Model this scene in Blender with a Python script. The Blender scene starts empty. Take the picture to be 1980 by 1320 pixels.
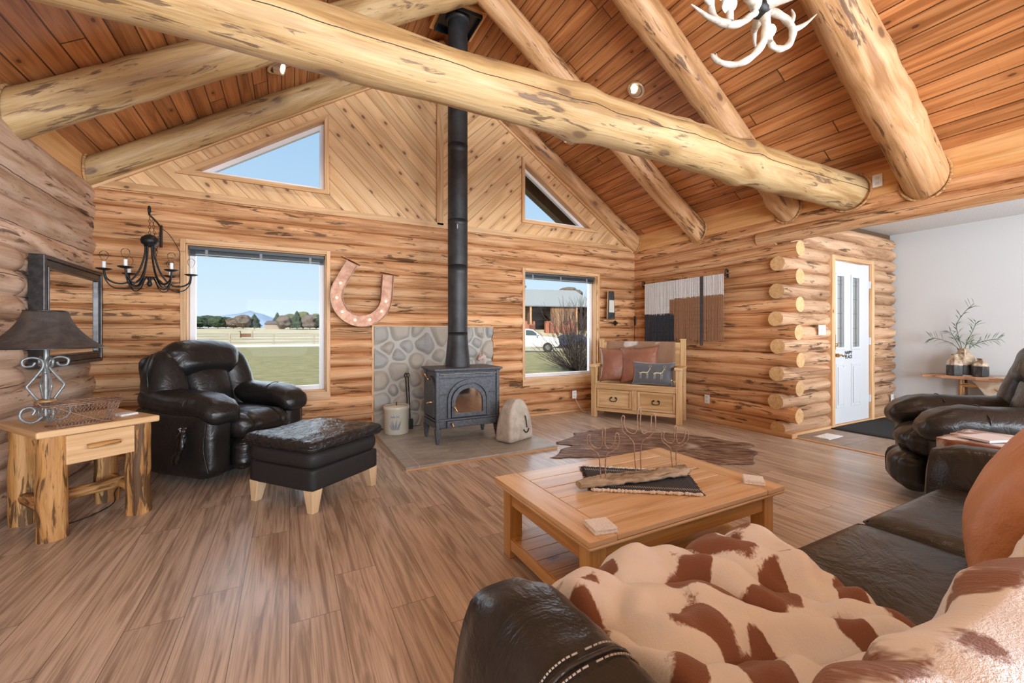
# Log-home living room with stove, recliner, bench and foreground sofa
WORLD = 1.05; SUN = 6; RE = (300, 290, 100); WE = 12; ANT = .5; CAN = 26; FILL = 32; UP = 95; ENT = 12; EXPO = 0.08; SIDE = 110
import bpy, bmesh, math, random
from math import sin, cos, pi, radians, sqrt
from mathutils import Vector, Matrix, noise
random.seed(7)
sc = bpy.context.scene
COL = sc.collection
V3 = Vector

# ------------------------------------------------------------------ mesh helper
class MB:
    """Collects shapes; build() links them as ONE mesh object."""
    def __init__(s):
        s.v = []; s.f = []; s.uv = []; s.sm = []; s.mi = []; s.sd = []; s.M = Matrix(); s.seed = 0.0; s.m = 0
    def add(s, verts, faces, uvs=None, smooth=False, mi=None):
        b = len(s.v)
        for p in verts:
            s.v.append(s.M @ V3(p)); s.sd.append(s.seed)
        for i, f in enumerate(faces):
            s.f.append([b + k for k in f])
            s.uv.append(uvs[i] if uvs else [(verts[k][0], verts[k][1]) for k in f])
            s.sm.append(smooth); s.mi.append(s.m if mi is None else mi)
        return s
    def box(s, x0, x1, y0, y1, z0, z1, R=None, mi=None, seed=None):
        if seed is not None: s.seed = seed
        P = [(x, y, z) for x in (x0, x1) for y in (y0, y1) for z in (z0, z1)]
        F = [(0, 1, 3, 2), (4, 6, 7, 5), (0, 4, 5, 1), (2, 3, 7, 6), (0, 2, 6, 4), (1, 5, 7, 3)]
        ext = (x1 - x0, y1 - y0, z1 - z0); L = ext.index(max(ext))
        o = random.random() * 5
        U = []
        for f in F:
            c = [P[k] for k in f]
            fix = [i for i in range(3) if len({round(p[i], 7) for p in c}) == 1]
            fix = fix[0] if fix else 0
            ax = [i for i in range(3) if i != fix]
            if L in ax: a, b = L, [i for i in ax if i != L][0]
            else: a, b = ax
            U.append([(p[a] + o, p[b] + fix * .37) for p in c])
        if R is not None: P = [tuple(R @ V3(p)) for p in P]
        return s.add(P, F, U, mi=mi)
    def tube(s, pts, r, n=12, caps=True, closed=False, mi=None, capmi=None, sq=1.0, wob=0.0):
        pts = [V3(p) for p in pts]; N = len(pts)
        rr = r if isinstance(r, (list, tuple)) else [r] * N
        T = []
        for i in range(N):
            a = pts[(i - 1) % N] if (closed or i > 0) else pts[i]
            b = pts[(i + 1) % N] if (closed or i < N - 1) else pts[i]
            t = b - a
            T.append(t.normalized() if t.length > 1e-9 else V3((0, 0, 1)))
        up = V3((0, 0, 1)) if abs(T[0].z) < .9 else V3((1, 0, 0))
        nrm = (up - T[0] * up.dot(T[0])).normalized()
        V = []; u = [0.0]
        so = random.random() * 50
        for i in range(N):
            if i:
                nrm = (nrm - T[i] * nrm.dot(T[i]));
                nrm = nrm.normalized() if nrm.length > 1e-6 else V3((1, 0, 0))
                u.append(u[-1] + (pts[i] - pts[i - 1]).length)
            bi = T[i].cross(nrm)
            for k in range(n):
                a = 2 * pi * k / n
                q = rr[i]
                if wob: q *= 1 + wob * noise.noise(V3((cos(a) * 1.3 + so, sin(a) * 1.3, u[i] * 2.2)))
                V.append(pts[i] + nrm * cos(a) * q * sq + bi * sin(a) * q)
        F = []; U = []
        rm = sum(rr) / N
        for i in range(N if closed else N - 1):
            j = (i + 1) % N; uj = u[j] if j else u[-1] + (pts[0] - pts[-1]).length
            for k in range(n):
                k2 = (k + 1) % n
                F.append((i * n + k, i * n + k2, j * n + k2, j * n + k))
                v0 = 2 * pi * k / n * rm; v1 = 2 * pi * (k + 1) / n * rm
                U.append([(u[i], v0), (u[i], v1), (uj, v1), (uj, v0)])
        s.add(V, F, U, smooth=True, mi=mi)
        if caps and not closed:
            for e, idx in ((0, 0), (1, (N - 1) * n)):
                P = [V[idx + k] for k in range(n)]
                f = list(range(n)) if e else list(range(n))[::-1]
                s.add(P, [f], [[(cos(2 * pi * k / n) * rr[0 if not e else -1], sin(2 * pi * k / n) * rr[0 if not e else -1]) for k in f]], mi=capmi if capmi is not None else mi)
        return s
    def lathe(s, prof, c=(0, 0, 0), n=24, mi=None, smooth=True, a0=0.0, sx=1, sy=1):
        V = []; F = []; U = []
        N = len(prof); L = 0; Ls = [0]
        for i in range(1, N):
            L += math.hypot(prof[i][0] - prof[i - 1][0], prof[i][1] - prof[i - 1][1]); Ls.append(L)
        for (r, z) in prof:
            for k in range(n):
                a = 2 * pi * k / n + a0
                V.append((c[0] + r * cos(a) * sx, c[1] + r * sin(a) * sy, c[2] + z))
        for i in range(N - 1):
            for k in range(n):
                k2 = (k + 1) % n
                F.append((i * n + k, i * n + k2, (i + 1) * n + k2, (i + 1) * n + k))
                w = max(prof[i][0], .01)
                U.append([(2 * pi * k / n * w, Ls[i]), (2 * pi * (k + 1) / n * w, Ls[i]), (2 * pi * (k + 1) / n * w, Ls[i + 1]), (2 * pi * k / n * w, Ls[i + 1])])
        return s.add(V, F, U, smooth=smooth, mi=mi)
    def prism(s, poly, d0, d1, ax='y', mi=None, smooth=False):
        """poly in the plane across axis ax; extruded d0..d1 along ax."""
        def P(a, b, d):
            return {'y': (a, d, b), 'x': (d, a, b), 'z': (a, b, d)}[ax]
        n = len(poly)
        V = [P(a, b, d0) for a, b in poly] + [P(a, b, d1) for a, b in poly]
        F = [list(range(n)), list(range(2 * n - 1, n - 1, -1))]
        U = [[poly[k] for k in F[0]], [poly[k - n] for k in F[1]]]
        l = 0
        for k in range(n):
            k2 = (k + 1) % n
            e = math.dist(poly[k], poly[k2])
            F.append((k, k + n, k2 + n, k2))
            U.append([(l, 0), (l, abs(d1 - d0)), (l + e, abs(d1 - d0)), (l + e, 0)]); l += e
        return s.add(V, F, U, mi=mi, smooth=smooth)
    def soft(s, c, size, r=.05, n=10, R=None, puff=0, fn=None, mi=None, wr=0.0, ws=6.0, sd=None):
        """rounded, puffed box"""
        h = [x / 2 for x in size]; r = min(r, min(h) * .999)
        sdv = random.random() * 40 if sd is None else sd
        pz = puff if isinstance(puff, (list, tuple)) else (puff,) * 3
        V = []; F = []; U = []
        def warp(t):
            return math.copysign(abs(t) ** .72, t)
        for ax in range(3):
            for sg in (-1, 1):
                b = len(V)
                for i in range(n + 1):
                    for j in range(n + 1):
                        q = [0, 0, 0]
                        q[ax] = sg; q[(ax + 1) % 3] = warp(-1 + 2 * i / n); q[(ax + 2) % 3] = warp(-1 + 2 * j / n)
                        p = [q[k] * h[k] for k in range(3)]
                        inn = [max(-(h[k] - r), min(h[k] - r, p[k])) for k in range(3)]
                        d = V3(p) - V3(inn)
                        d = d.normalized() if d.length > 1e-9 else V3((0, 0, 0))
                        w = V3(inn) + d * r
                        for k in range(3):
                            a, e = (k + 1) % 3, (k + 2) % 3
                            w[k] += pz[k] * (w[k] / h[k]) * max(0, 1 - (w[a] / h[a]) ** 2) * max(0, 1 - (w[e] / h[e]) ** 2)
                        if wr:
                            w += d * wr * noise.fractal(V3((w.x * ws + sdv, w.y * ws, w.z * ws)), 1.0, 2.0, 3)
                        if fn: w = V3(fn(w))
                        V.append(w)
                for i in range(n):
                    for j in range(n):
                        f = (b + i * (n + 1) + j, b + (i + 1) * (n + 1) + j, b + (i + 1) * (n + 1) + j + 1, b + i * (n + 1) + j + 1)
                        if sg < 0: f = f[::-1]
                        F.append(f)
                        a, e = ((1, 2), (0, 2), (0, 1))[ax]
                        U.append([(V[k][a], V[k][e]) for k in f])
        M = Matrix.Translation(V3(c)) @ (R.to_4x4() if R is not None else Matrix())
        V = [M @ w for w in V]
        s.weld = True
        return s.add(V, F, U, smooth=True, mi=mi)
    def grid(s, nx, ny, fn, uvf=None, mi=None, smooth=True, flip=False):
        V = [fn(i / nx, j / ny) for i in range(nx + 1) for j in range(ny + 1)]
        F = []; U = []
        for i in range(nx):
            for j in range(ny):
                f = [i * (ny + 1) + j, (i + 1) * (ny + 1) + j, (i + 1) * (ny + 1) + j + 1, i * (ny + 1) + j + 1]
                q = [(i / nx, j / ny), ((i + 1) / nx, j / ny), ((i + 1) / nx, (j + 1) / ny), (i / nx, (j + 1) / ny)]
                u = [uvf(*a) for a in q] if uvf else [(V[k][0], V[k][1]) for k in f]
                if flip: f = f[::-1]; u = u[::-1]
                F.append(f); U.append(u)
        return s.add(V, F, U, smooth=smooth, mi=mi)
    def ball(s, c, r, n=12, sz=1.0, mi=None):
        pr = [(max(1e-4, r * sin(pi * k / n)), -r * sz * cos(pi * k / n)) for k in range(n + 1)]
        return s.lathe(pr, c, max(8, n), mi=mi)
    def build(s, name, mat, parent=None, loc=None, rot=None, bevel=0, subsurf=0, weld=None, solid=0, seg=2):
        me = bpy.data.meshes.new(name)
        me.from_pydata([tuple(p) for p in s.v], [], s.f)
        uvl = me.uv_layers.new(name='UVMap')
        li = 0
        flat = []
        for u in s.uv:
            for q in u: flat += [q[0], q[1]]
        uvl.data.foreach_set('uv', flat)
        at = me.attributes.new('seed', 'FLOAT', 'POINT'); at.data.foreach_set('value', s.sd)
        me.polygons.foreach_set('use_smooth', s.sm)
        me.polygons.foreach_set('material_index', s.mi)
        for m in (mat if isinstance(mat, (list, tuple)) else [mat]): me.materials.append(m)
        if getattr(s, 'weld', False) if weld is None else weld:
            bm = bmesh.new(); bm.from_mesh(me); bmesh.ops.remove_doubles(bm, verts=bm.verts, dist=2e-4); bm.to_mesh(me); bm.free()
        me.update()
        o = bpy.data.objects.new(name, me); COL.objects.link(o)
        if parent is not None: o.parent = parent
        if loc: o.location = loc
        if rot is not None: o.rotation_euler = rot if isinstance(rot, (list, tuple)) else (0, 0, rot)
        if solid:
            md = o.modifiers.new('s', 'SOLIDIFY'); md.thickness = solid; md.offset = -1
        if bevel:
            md = o.modifiers.new('b', 'BEVEL'); md.width = bevel; md.segments = seg; md.limit_method = 'ANGLE'; md.angle_limit = radians(40); md.harden_normals = False
        if subsurf:
            md = o.modifiers.new('ss', 'SUBSURF'); md.levels = subsurf; md.render_levels = subsurf
        return o

def thing(name, label, cat, loc=(0, 0, 0), rz=0.0, group=None):
    o = bpy.data.objects.new(name, None); COL.objects.link(o)
    o.location = loc; o.rotation_euler = (0, 0, rz); o.empty_display_size = .1
    return tag(o, label, cat, group)
def tag(o, label, cat, group=None, kind=None):
    o['label'] = label; o['category'] = cat
    if group: o['group'] = group
    if kind: o['kind'] = kind
    return o
def struct(o):
    o['kind'] = 'structure'; return o
def copy_tree(o, parent=None):
    c = o.copy(); COL.objects.link(c); c.parent = parent
    for ch in [x for x in list(bpy.data.objects) if x.parent is o]: copy_tree(ch, c)
    return c
def Rz(a): return Matrix.Rotation(a, 3, 'Z')
def Rx(a): return Matrix.Rotation(a, 3, 'X')
def Ry(a): return Matrix.Rotation(a, 3, 'Y')
def spline(pts, k=6):
    """Catmull-Rom through pts"""
    P = [V3(p) for p in pts]; out = []
    for i in range(len(P) - 1):
        a = P[max(i - 1, 0)]; b = P[i]; c = P[i + 1]; d = P[min(i + 2, len(P) - 1)]
        for j in range(k):
            t = j / k
            out.append(.5 * ((2 * b) + (c - a) * t + (2 * a - 5 * b + 4 * c - d) * t * t + (3 * b - a - 3 * c + d) * t ** 3))
    out.append(P[-1]); return out
def lerp(a, b, t): return a + (b - a) * t

# ------------------------------------------------------------------ materials
def mk(name, color=(.8, .8, .8), rough=.5, metal=0, spec=.5, **kw):
    m = bpy.data.materials.new(name); m.use_nodes = True
    b = m.node_tree.nodes['Principled BSDF']
    b.inputs['Base Color'].default_value = (*color, 1); b.inputs['Roughness'].default_value = rough
    b.inputs['Metallic'].default_value = metal; b.inputs['Specular IOR Level'].default_value = spec
    for k, v in kw.items(): b.inputs[k.replace('_', ' ')].default_value = v
    return m
class G:
    """tiny node graph helper"""
    def __init__(s, m): s.m = m; s.t = m.node_tree; s.b = s.t.nodes['Principled BSDF']
    def n(s, typ, out=0, props=None, **ins):
        nd = s.t.nodes.new('ShaderNode' + typ)
        for k, v in (props or {}).items(): setattr(nd, k, v)
        for k, v in ins.items():
            key = int(k[1:]) if k[0] == 'i' and k[1:].isdigit() else k.replace('_', ' ')
            if isinstance(v, bpy.types.NodeSocket): s.t.links.new(v, nd.inputs[key])
            else: nd.inputs[key].default_value = v
        return nd.outputs[out]
    def math(s, op, a, b=0.0, c=None, clamp=False):
        kw = dict(i0=a, i1=b)
        if c is not None: kw['i2'] = c
        return s.n('Math', props=dict(operation=op, use_clamp=clamp), **kw)
    def ramp(s, fac, stops, interp='LINEAR'):
        nd = s.t.nodes.new('ShaderNodeValToRGB'); nd.color_ramp.interpolation = interp
        e = nd.color_ramp.elements
        while len(e) < len(stops): e.new(.5)
        for i, (p, c) in enumerate(stops):
            e[i].position = p; e[i].color = (*c, 1) if len(c) == 3 else c
        s.t.links.new(fac, nd.inputs[0]); return nd.outputs[0]
    def mix(s, f, a, b, mode='MIX'):
        nd = s.t.nodes.new('ShaderNodeMix'); nd.data_type = 'RGBA'; nd.blend_type = mode
        for k, v in ((0, f), (6, a), (7, b)):
            if isinstance(v, bpy.types.NodeSocket): s.t.links.new(v, nd.inputs[k])
            elif k == 0: nd.inputs[0].default_value = v
            else: nd.inputs[k].default_value = (*v, 1)
        return nd.outputs[2]
    def step(s, x, a, b):
        return s.n('MapRange', props=dict(interpolation_type='SMOOTHSTEP'), Value=x, From_Min=a, From_Max=b, To_Min=0.0, To_Max=1.0)
    def uv(s):
        t = s.n('TexCoord', out=2); q = s.t.nodes.new('ShaderNodeSeparateXYZ'); s.t.links.new(t, q.inputs[0]); return q.outputs[0], q.outputs[1]
    def xyz(s, out=3):
        t = s.n('TexCoord', out=out); q = s.t.nodes.new('ShaderNodeSeparateXYZ'); s.t.links.new(t, q.inputs[0]); return q.outputs[0], q.outputs[1], q.outputs[2]
    def comb(s, x, y, z=0.0): return s.n('CombineXYZ', X=x, Y=y, Z=z)
    def attr(s, name='seed'): return s.n('Attribute', out=2, props=dict(attribute_name=name))
    def noise(s, vec, scale=1.0, detail=3.0, rough=.5, dist=0.0):
        return s.n('TexNoise', Vector=vec, Scale=scale, Detail=detail, Roughness=rough, Distortion=dist)
    def color(s, c): s.t.links.new(c, s.b.inputs['Base Color'])
    def rough(s, c): s.t.links.new(c, s.b.inputs['Roughness'])
    def bump(s, h, strength=.3, dist=.01):
        o = s.n('Bump', Height=h, Strength=strength, Distance=dist); s.t.links.new(o, s.b.inputs['Normal']); return o

FLECK = True
def wood(name, c1, c2, c3, su=1.2, sv=12, streak=0.0, knots=0.0, rough=.5, planks=None, gap=.02, var=.3, bump=.15, crack=0.0, dist=1.2,
         kscale=3.0, ksize=.04, swap=False, fine=.25, sdark=(.07, .032, .015), spec=.4, coat=0.0, lo=.36, hi=.62, gapc=.25):
    m = mk(name, rough=rough, spec=spec); g = G(m)
    if coat: g.b.inputs['Coat Weight'].default_value = coat; g.b.inputs['Coat Roughness'].default_value = .15
    u, v = g.uv()
    if swap: u, v = v, u
    seed = g.attr()
    if planks:
        w, L = planks
        vr = g.math('DIVIDE', v, w); row = g.math('FLOOR', vr)
        r1 = g.n('TexWhiteNoise', props=dict(noise_dimensions='1D'), W=g.math('ADD', row, g.math('MULTIPLY', seed, 31.7)))
        ur = g.math('ADD', g.math('DIVIDE', u, L), g.math('MULTIPLY', r1, 9.3)); colm = g.math('FLOOR', ur)
        rid = g.n('TexWhiteNoise', props=dict(noise_dimensions='2D'), Vector=g.comb(row, colm))
        fv = g.math('FRACT', vr); fu = g.math('FRACT', ur)
        ev = g.math('MINIMUM', fv, g.math('SUBTRACT', 1.0, fv)); eu = g.math('MINIMUM', fu, g.math('SUBTRACT', 1.0, fu))
        gm = g.math('MINIMUM', g.step(ev, gap * .35, gap), g.step(eu, gap * .35 * w / L, gap * w / L))
        seed = rid
    z = g.math('MULTIPLY', seed, 23.7)
    n1 = g.noise(g.comb(g.math('MULTIPLY', u, su), g.math('MULTIPLY', v, sv), z), 1.0, 5.0, .55, dist)
    col = g.ramp(n1, [(lo, c3), ((lo + hi) / 2, c2), (hi, c1)])
    n2 = g.noise(g.comb(g.math('MULTIPLY', u, su * 3), g.math('MULTIPLY', v, sv * 9), z), 1.0, 3.0, .6)
    col = g.mix(g.math('MULTIPLY', g.step(n2, .45, .75), fine), col, tuple(x * .45 for x in c3))
    if knots:
        kv = g.comb(g.math('ADD', g.math('MULTIPLY', u, .55), z), v, 0.0)
        vo = g.t.nodes.new('ShaderNodeTexVoronoi'); vo.voronoi_dimensions = '2D'; g.t.links.new(kv, vo.inputs['Vector']); vo.inputs['Scale'].default_value = kscale
        sel = g.math('LESS_THAN', g.n('SeparateColor', Color=vo.outputs['Color']), knots)
        kd = g.math('ADD', vo.outputs['Distance'], g.math('MULTIPLY', g.math('SUBTRACT', n2, .5), ksize * .7))
        km = g.math('MULTIPLY', g.math('SUBTRACT', 1.0, g.step(kd, ksize * .5, ksize)), sel)
        kr = g.math('MULTIPLY', g.math('SUBTRACT', 1.0, g.step(kd, ksize, ksize * 2.6)), sel)
        col = g.mix(g.math('MULTIPLY', kr, .45), col, tuple(x * .8 for x in c3))
        col = g.mix(g.math('MULTIPLY', km, .85), col, tuple(x * 1.5 for x in sdark))
    h = n2
    if streak:
        n7 = g.noise(g.comb(g.math('MULTIPLY', u, 9), g.math('MULTIPLY', v, 48), g.math('ADD', z, 31.0)), 1.0, 3.0, .6, .3)
        n8 = g.noise(g.comb(g.math('MULTIPLY', u, 2.2), g.math('MULTIPLY', v, 5.0), g.math('ADD', z, 41.0)), 1.0, 1.0)
        fk = g.math('MULTIPLY', g.step(n7, .60, .68), g.step(n8, .50, .64))
        col = g.mix(g.math('MULTIPLY', fk, .6), col, tuple(x * 1.6 for x in sdark))
        n3 = g.noise(g.comb(g.math('MULTIPLY', u, 4.2), g.math('MULTIPLY', v, 26), g.math('ADD', z, 5.0)), 1.0, 4.0, .6, .6)
        n4 = g.noise(g.comb(g.math('MULTIPLY', u, 1.6), g.math('MULTIPLY', v, 4.0), g.math('ADD', z, 9.0)), 1.0, 1.0)
        sm = g.step(g.math('ADD', n3, g.math('MULTIPLY', g.math('SUBTRACT', n4, .5), .55)), .64 - .08 * streak, .74 - .08 * streak)
        col = g.mix(g.math('MULTIPLY', sm, .82), col, sdark)
        n5 = g.noise(g.comb(g.math('MULTIPLY', u, 1.3), g.math('MULTIPLY', v, 7.0), g.math('ADD', z, 15.0)), 1.0, 3.0, .6)
        col = g.mix(g.math('MULTIPLY', g.step(n5, .55, .75), .5 * streak), col, tuple(x * .62 for x in c3))
        h = g.math('SUBTRACT', h, g.math('MULTIPLY', sm, .9))
    if crack:
        n6 = g.noise(g.comb(g.math('MULTIPLY', u, .9), z, 0.0), 1.0, 4.0, .6)
        d = g.math('ABSOLUTE', g.math('SUBTRACT', g.math('SUBTRACT', v, g.math('MULTIPLY', g.math('FRACT', g.math('MULTIPLY', seed, 7.77)), .55)), g.math('MULTIPLY', n6, .09)))
        cm = g.math('MULTIPLY', g.math('SUBTRACT', 1.0, g.step(d, .0012, .0035)), crack)
        col = g.mix(cm, col, (.02, .012, .008)); h = g.math('SUBTRACT', h, g.math('MULTIPLY', cm, 1.0))
    bc = g.n('HueSaturation', Hue=.5, Saturation=1.0, Value=g.math('ADD', 1 - var / 2, g.math('MULTIPLY', g.math('FRACT', g.math('MULTIPLY', seed, 3.31)), var)), Fac=1.0, Color=col)
    if planks:
        bc = g.mix(gm, tuple(x * gapc for x in c3), bc); h = g.math('ADD', g.math('MULTIPLY', h, .35), g.math('MULTIPLY', gm, 1.2))
    g.color(bc)
    if bump: g.bump(h, bump, .008)
    return m

def leather(name, col=(.0125, .0112, .0108), rough=.34, wr=.25, sc1=9, spec=.55, mott=.0, c2=None):
    m = mk(name, col, rough, spec=spec); g = G(m)
    x, y, z = g.xyz(3); vec = g.comb(x, y, z)
    a = g.noise(vec, sc1, 4.0, .6, .8); b = g.noise(vec, 160.0, 2.0, .5)
    h = g.math('ADD', g.math('MULTIPLY', a, 1.0), g.math('MULTIPLY', b, .07))
    g.bump(h, wr, .03)
    if c2: g.color(g.ramp(g.noise(vec, 5.0, 3.0), [(.35, col), (.7, c2)]))
    g.rough(g.math('ADD', rough - .06, g.math('MULTIPLY', g.noise(vec, 14.0, 3.0), .14)))
    return m

def hide(name, ca, cb, scale=3.0, th=.5, w=.02, rough=.9, cc=None, use_obj=True):
    m = mk(name, ca, rough, spec=.15); g = G(m)
    if use_obj: x, y, z = g.xyz(3); vec = g.comb(x, y, z)
    else: u, v = g.uv(); vec = g.comb(u, v, 0.0)
    a = g.noise(vec, scale, 1.5, .5, .35); f = g.noise(vec, 120.0, 2.0, .6)
    t = g.math('ADD', a, g.math('MULTIPLY', g.math('SUBTRACT', f, .5), .05))
    col = g.mix(g.step(t, th - w, th + w), ca, cb)
    if cc: col = g.mix(g.math('MULTIPLY', g.noise(vec, 9.0, 4.0, .6), .7), col, cc)
    g.color(col); g.bump(g.noise(vec, 220.0, 3.0, .7), .5, .006)
    g.b.inputs['Sheen Weight'].default_value = .25
    return m

def speck(name, c1, c2, scale=60, rough=.6, bump=.1, ramp=(.4, .6), detail=3.0, metal=0, out=3):
    m = mk(name, c1, rough, metal); g = G(m)
    x, y, z = g.xyz(out); vec = g.comb(x, y, z); n = g.noise(vec, scale, detail, .6)
    g.color(g.ramp(n, [(ramp[0], c1), (ramp[1], c2)]))
    if bump: g.bump(n, bump, .01)
    return m

def glassy(name, tint=(1, 1, 1), refl=.08, rough=.0):
    """thin clear pane: mostly see-through with a faint reflection"""
    m = bpy.data.materials.new(name); m.use_nodes = True; t = m.node_tree; t.nodes.clear()
    o = t.nodes.new('ShaderNodeOutputMaterial'); mx = t.nodes.new('ShaderNodeMixShader')
    tr = t.nodes.new('ShaderNodeBsdfTransparent'); gl = t.nodes.new('ShaderNodeBsdfGlossy'); lw = t.nodes.new('ShaderNodeFresnel')
    tr.inputs[0].default_value = (*tint, 1); gl.inputs['Roughness'].default_value = rough; lw.inputs[0].default_value = 1.0 + refl * 5
    t.links.new(lw.outputs[0], mx.inputs[0]); t.links.new(tr.outputs[0], mx.inputs[1]); t.links.new(gl.outputs[0], mx.inputs[2]); t.links.new(mx.outputs[0], o.inputs[0])
    return m
def emit(name, col, s):
    m = mk(name, (0, 0, 0), .5); b = m.node_tree.nodes['Principled BSDF']
    b.inputs['Emission Color'].default_value = (*col, 1); b.inputs['Emission Strength'].default_value = s
    return m

LOGC = ((.80, .475, .25), (.70, .36, .165), (.48, .22, .085))
M_log = wood('log_wood', *LOGC, su=.8, sv=9, streak=.45, knots=.26, kscale=3.2, ksize=.075, rough=.55, var=.34, bump=.6, crack=.75, spec=.3, fine=.42)
M_logL = wood('log_wood_glare', (.78, .57, .43), (.68, .46, .32), (.48, .29, .18), su=1.0, sv=7, streak=.5, knots=.2, kscale=3, ksize=.07, rough=.6, var=.3, bump=.6, crack=.9, spec=.25)  # window glare on the left wall is put into these paler log colours
M_logE = wood('log_wood_entry_shaded', (.70, .45, .28), (.57, .345, .20), (.38, .205, .11), su=1.0, sv=8, streak=.6, knots=.18, kscale=3.2, ksize=.07, rough=.6, var=.3, bump=.5, crack=.7, spec=.25)  # greyer copy of the log wood, the entry wall's weaker light put in
M_end = wood('log_end_grain', (.76, .50, .25), (.70, .43, .19), (.60, .34, .14), su=30, sv=30, rough=.6, var=.2, bump=.2)
M_beam = wood('beam_yellow_pine', (.62, .43, .22), (.53, .345, .155), (.37, .215, .085), su=.9, sv=8, streak=.45, knots=.55, kscale=2.4, ksize=.085, rough=.5, var=.1, bump=.35, crack=1.0, sdark=(.13, .075, .045))
M_beam2 = wood('beam_orange_pine', (.74, .45, .24), (.62, .34, .15), (.41, .20, .08), su=.9, sv=8, streak=.75, knots=.45, kscale=2.6, ksize=.085, rough=.5, var=.16, bump=.35, crack=1.0, sdark=(.11, .05, .025))
M_ceil = wood('ceiling_boards', (.62, .28, .105), (.50, .20, .068), (.33, .12, .036), su=.9, sv=16, knots=.5, kscale=3.4, ksize=.05, rough=.42, planks=(.142, 3.1), gap=.05, var=.35, bump=.25, fine=.3, sdark=(.05, .018, .008))
M_gable = wood('gable_boards', (.80, .53, .29), (.74, .46, .23), (.63, .36, .165), su=.8, sv=12, knots=.7, kscale=5.0, ksize=.095, rough=.45, planks=(.13, 40.0), gap=.035, var=.18, bump=.2, fine=.18, sdark=(.10, .04, .02), gapc=.5)
M_trim = wood('trim_pine', (.76, .48, .26), (.68, .40, .195), (.55, .30, .13), su=1.0, sv=14, knots=.15, kscale=3, ksize=.05, rough=.45, var=.12, bump=.08)
M_fascia = wood('fascia_board', (.80, .46, .20), (.73, .39, .15), (.60, .29, .095), su=.7, sv=9, knots=.25, kscale=2.5, ksize=.06, rough=.42, var=.1, bump=.08)
M_floor = wood('laminate_floor', (.67, .555, .46), (.56, .445, .355), (.33, .25, .195), su=1.1, sv=20, rough=.27, planks=(.192, 1.28), gap=.012, var=.2, bump=.05, fine=.5, gapc=.6, dist=1.8, spec=.5, lo=.36, hi=.64)
M_pine = wood('pine_table', (.82, .61, .385), (.76, .53, .31), (.62, .40, .20), su=1.0, sv=11, knots=.22, kscale=2.6, ksize=.055, rough=.3, var=.14, bump=.06, coat=.25)
M_pineD = wood('pine_table_honey', (.70, .43, .17), (.60, .33, .11), (.44, .21, .06), su=1.0, sv=11, knots=.3, kscale=2.6, ksize=.06, rough=.28, var=.14, bump=.06, coat=.25)
M_pineB = wood('pine_bench', (.74, .51, .28), (.66, .43, .21), (.52, .31, .13), su=1.0, sv=10, knots=.25, kscale=2.6, ksize=.055, rough=.45, var=.12, bump=.1)
M_maple = wood('maple_drawer', (.76, .50, .27), (.70, .44, .22), (.62, .37, .17), su=1.0, sv=16, rough=.4, var=.05, bump=.04)
M_peel = wood('peeled_log_leg', (.68, .38, .15), (.54, .27, .085), (.30, .13, .04), su=1.2, sv=10, streak=1.7, knots=.2, kscale=5, ksize=.08, rough=.5, var=.1, bump=.5, sdark=(.05, .025, .012))
M_lightwood = wood('light_wood_leg', (.80, .62, .40), (.75, .56, .34), (.66, .46, .26), su=1, sv=14, rough=.4, var=.05, bump=.05)
M_grey = wood('weathered_driftwood', (.62, .54, .42), (.46, .38, .28), (.22, .17, .12), su=4, sv=26, rough=.85, var=.1, bump=.8, fine=.5)
M_rustic = wood('rustic_slab', (.58, .33, .19), (.42, .20, .10), (.20, .09, .05), su=2, sv=12, streak=.5, rough=.4, var=.1, bump=.3)
M_rope = wood('rope', (.62, .38, .17), (.52, .29, .11), (.25, .12, .05), su=70, sv=20, rough=.9, var=0, bump=.6)
M_leather = leather('black_leather')
M_leather2 = leather('worn_black_leather', (.014, .0125, .012), .32, .4, 6, c2=(.030, .026, .025))
M_suede = leather('charcoal_leather', (.022, .021, .022), .55, .2, 12, spec=.3)
M_stitch = mk('pale_stitching', (.45, .43, .4), .8)
M_tan = leather('tan_leather_pillow', (.25, .095, .055), .42, .3, 8, c2=(.34, .145, .09))
M_orange = leather('orange_leather_pillow', (.60, .235, .085), .42, .4, 6, c2=(.72, .36, .18))
M_iron = speck('black_iron', (.012, .011, .011), (.03, .028, .027), 80, .45, .05, metal=.6)
M_stove = speck('cast_iron_grey', (.07, .077, .088), (.105, .112, .125), 40, .5, .08, metal=.3)
M_pipe = speck('stove_pipe_black', (.032, .032, .033), (.052, .052, .053), 6, .5, .02, metal=.4)
M_brass = mk('brass', (.75, .48, .18), .25, 1)
M_steel = mk('brushed_steel', (.55, .53, .5), .3, 1)
M_pewter = speck('pewter_lamp', (.25, .27, .27), (.36, .38, .38), 30, .45, .05, metal=.6)
M_white = mk('white_paint', (.66, .68, .71), .4)
M_vinyl = mk('white_vinyl', (.82, .83, .86), .35)
M_plastic = mk('white_plastic', (.85, .85, .83), .4)
M_black = mk('matte_black', (.012, .012, .012), .7)
M_pane = glassy('window_glass', (.98, .99, .995), .022)
M_bulb = glassy('clear_bulb', (.99, .99, .99), .03)
M_wire = speck('rusty_wire', (.26, .15, .10), (.42, .27, .19), 90, .6, .1, metal=.5)
M_copper = speck('copper_sheet', (.34, .15, .085), (.46, .25, .155), 12, .45, .05, metal=.35)
M_plaster = mk('white_wall_paint', (.62, .63, .63), .8)
M_concrete = speck('smooth_concrete', (.42, .37, .30), (.56, .50, .42), 9, .75, .05)
M_tile = speck('slate_tile', (.20, .18, .155), (.36, .33, .29), 7, .55, .12, detail=6.0)
M_marble = speck('pale_stone_coaster', (.78, .80, .82), (.95, .97, 1.0), 130, .4, .0)
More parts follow.
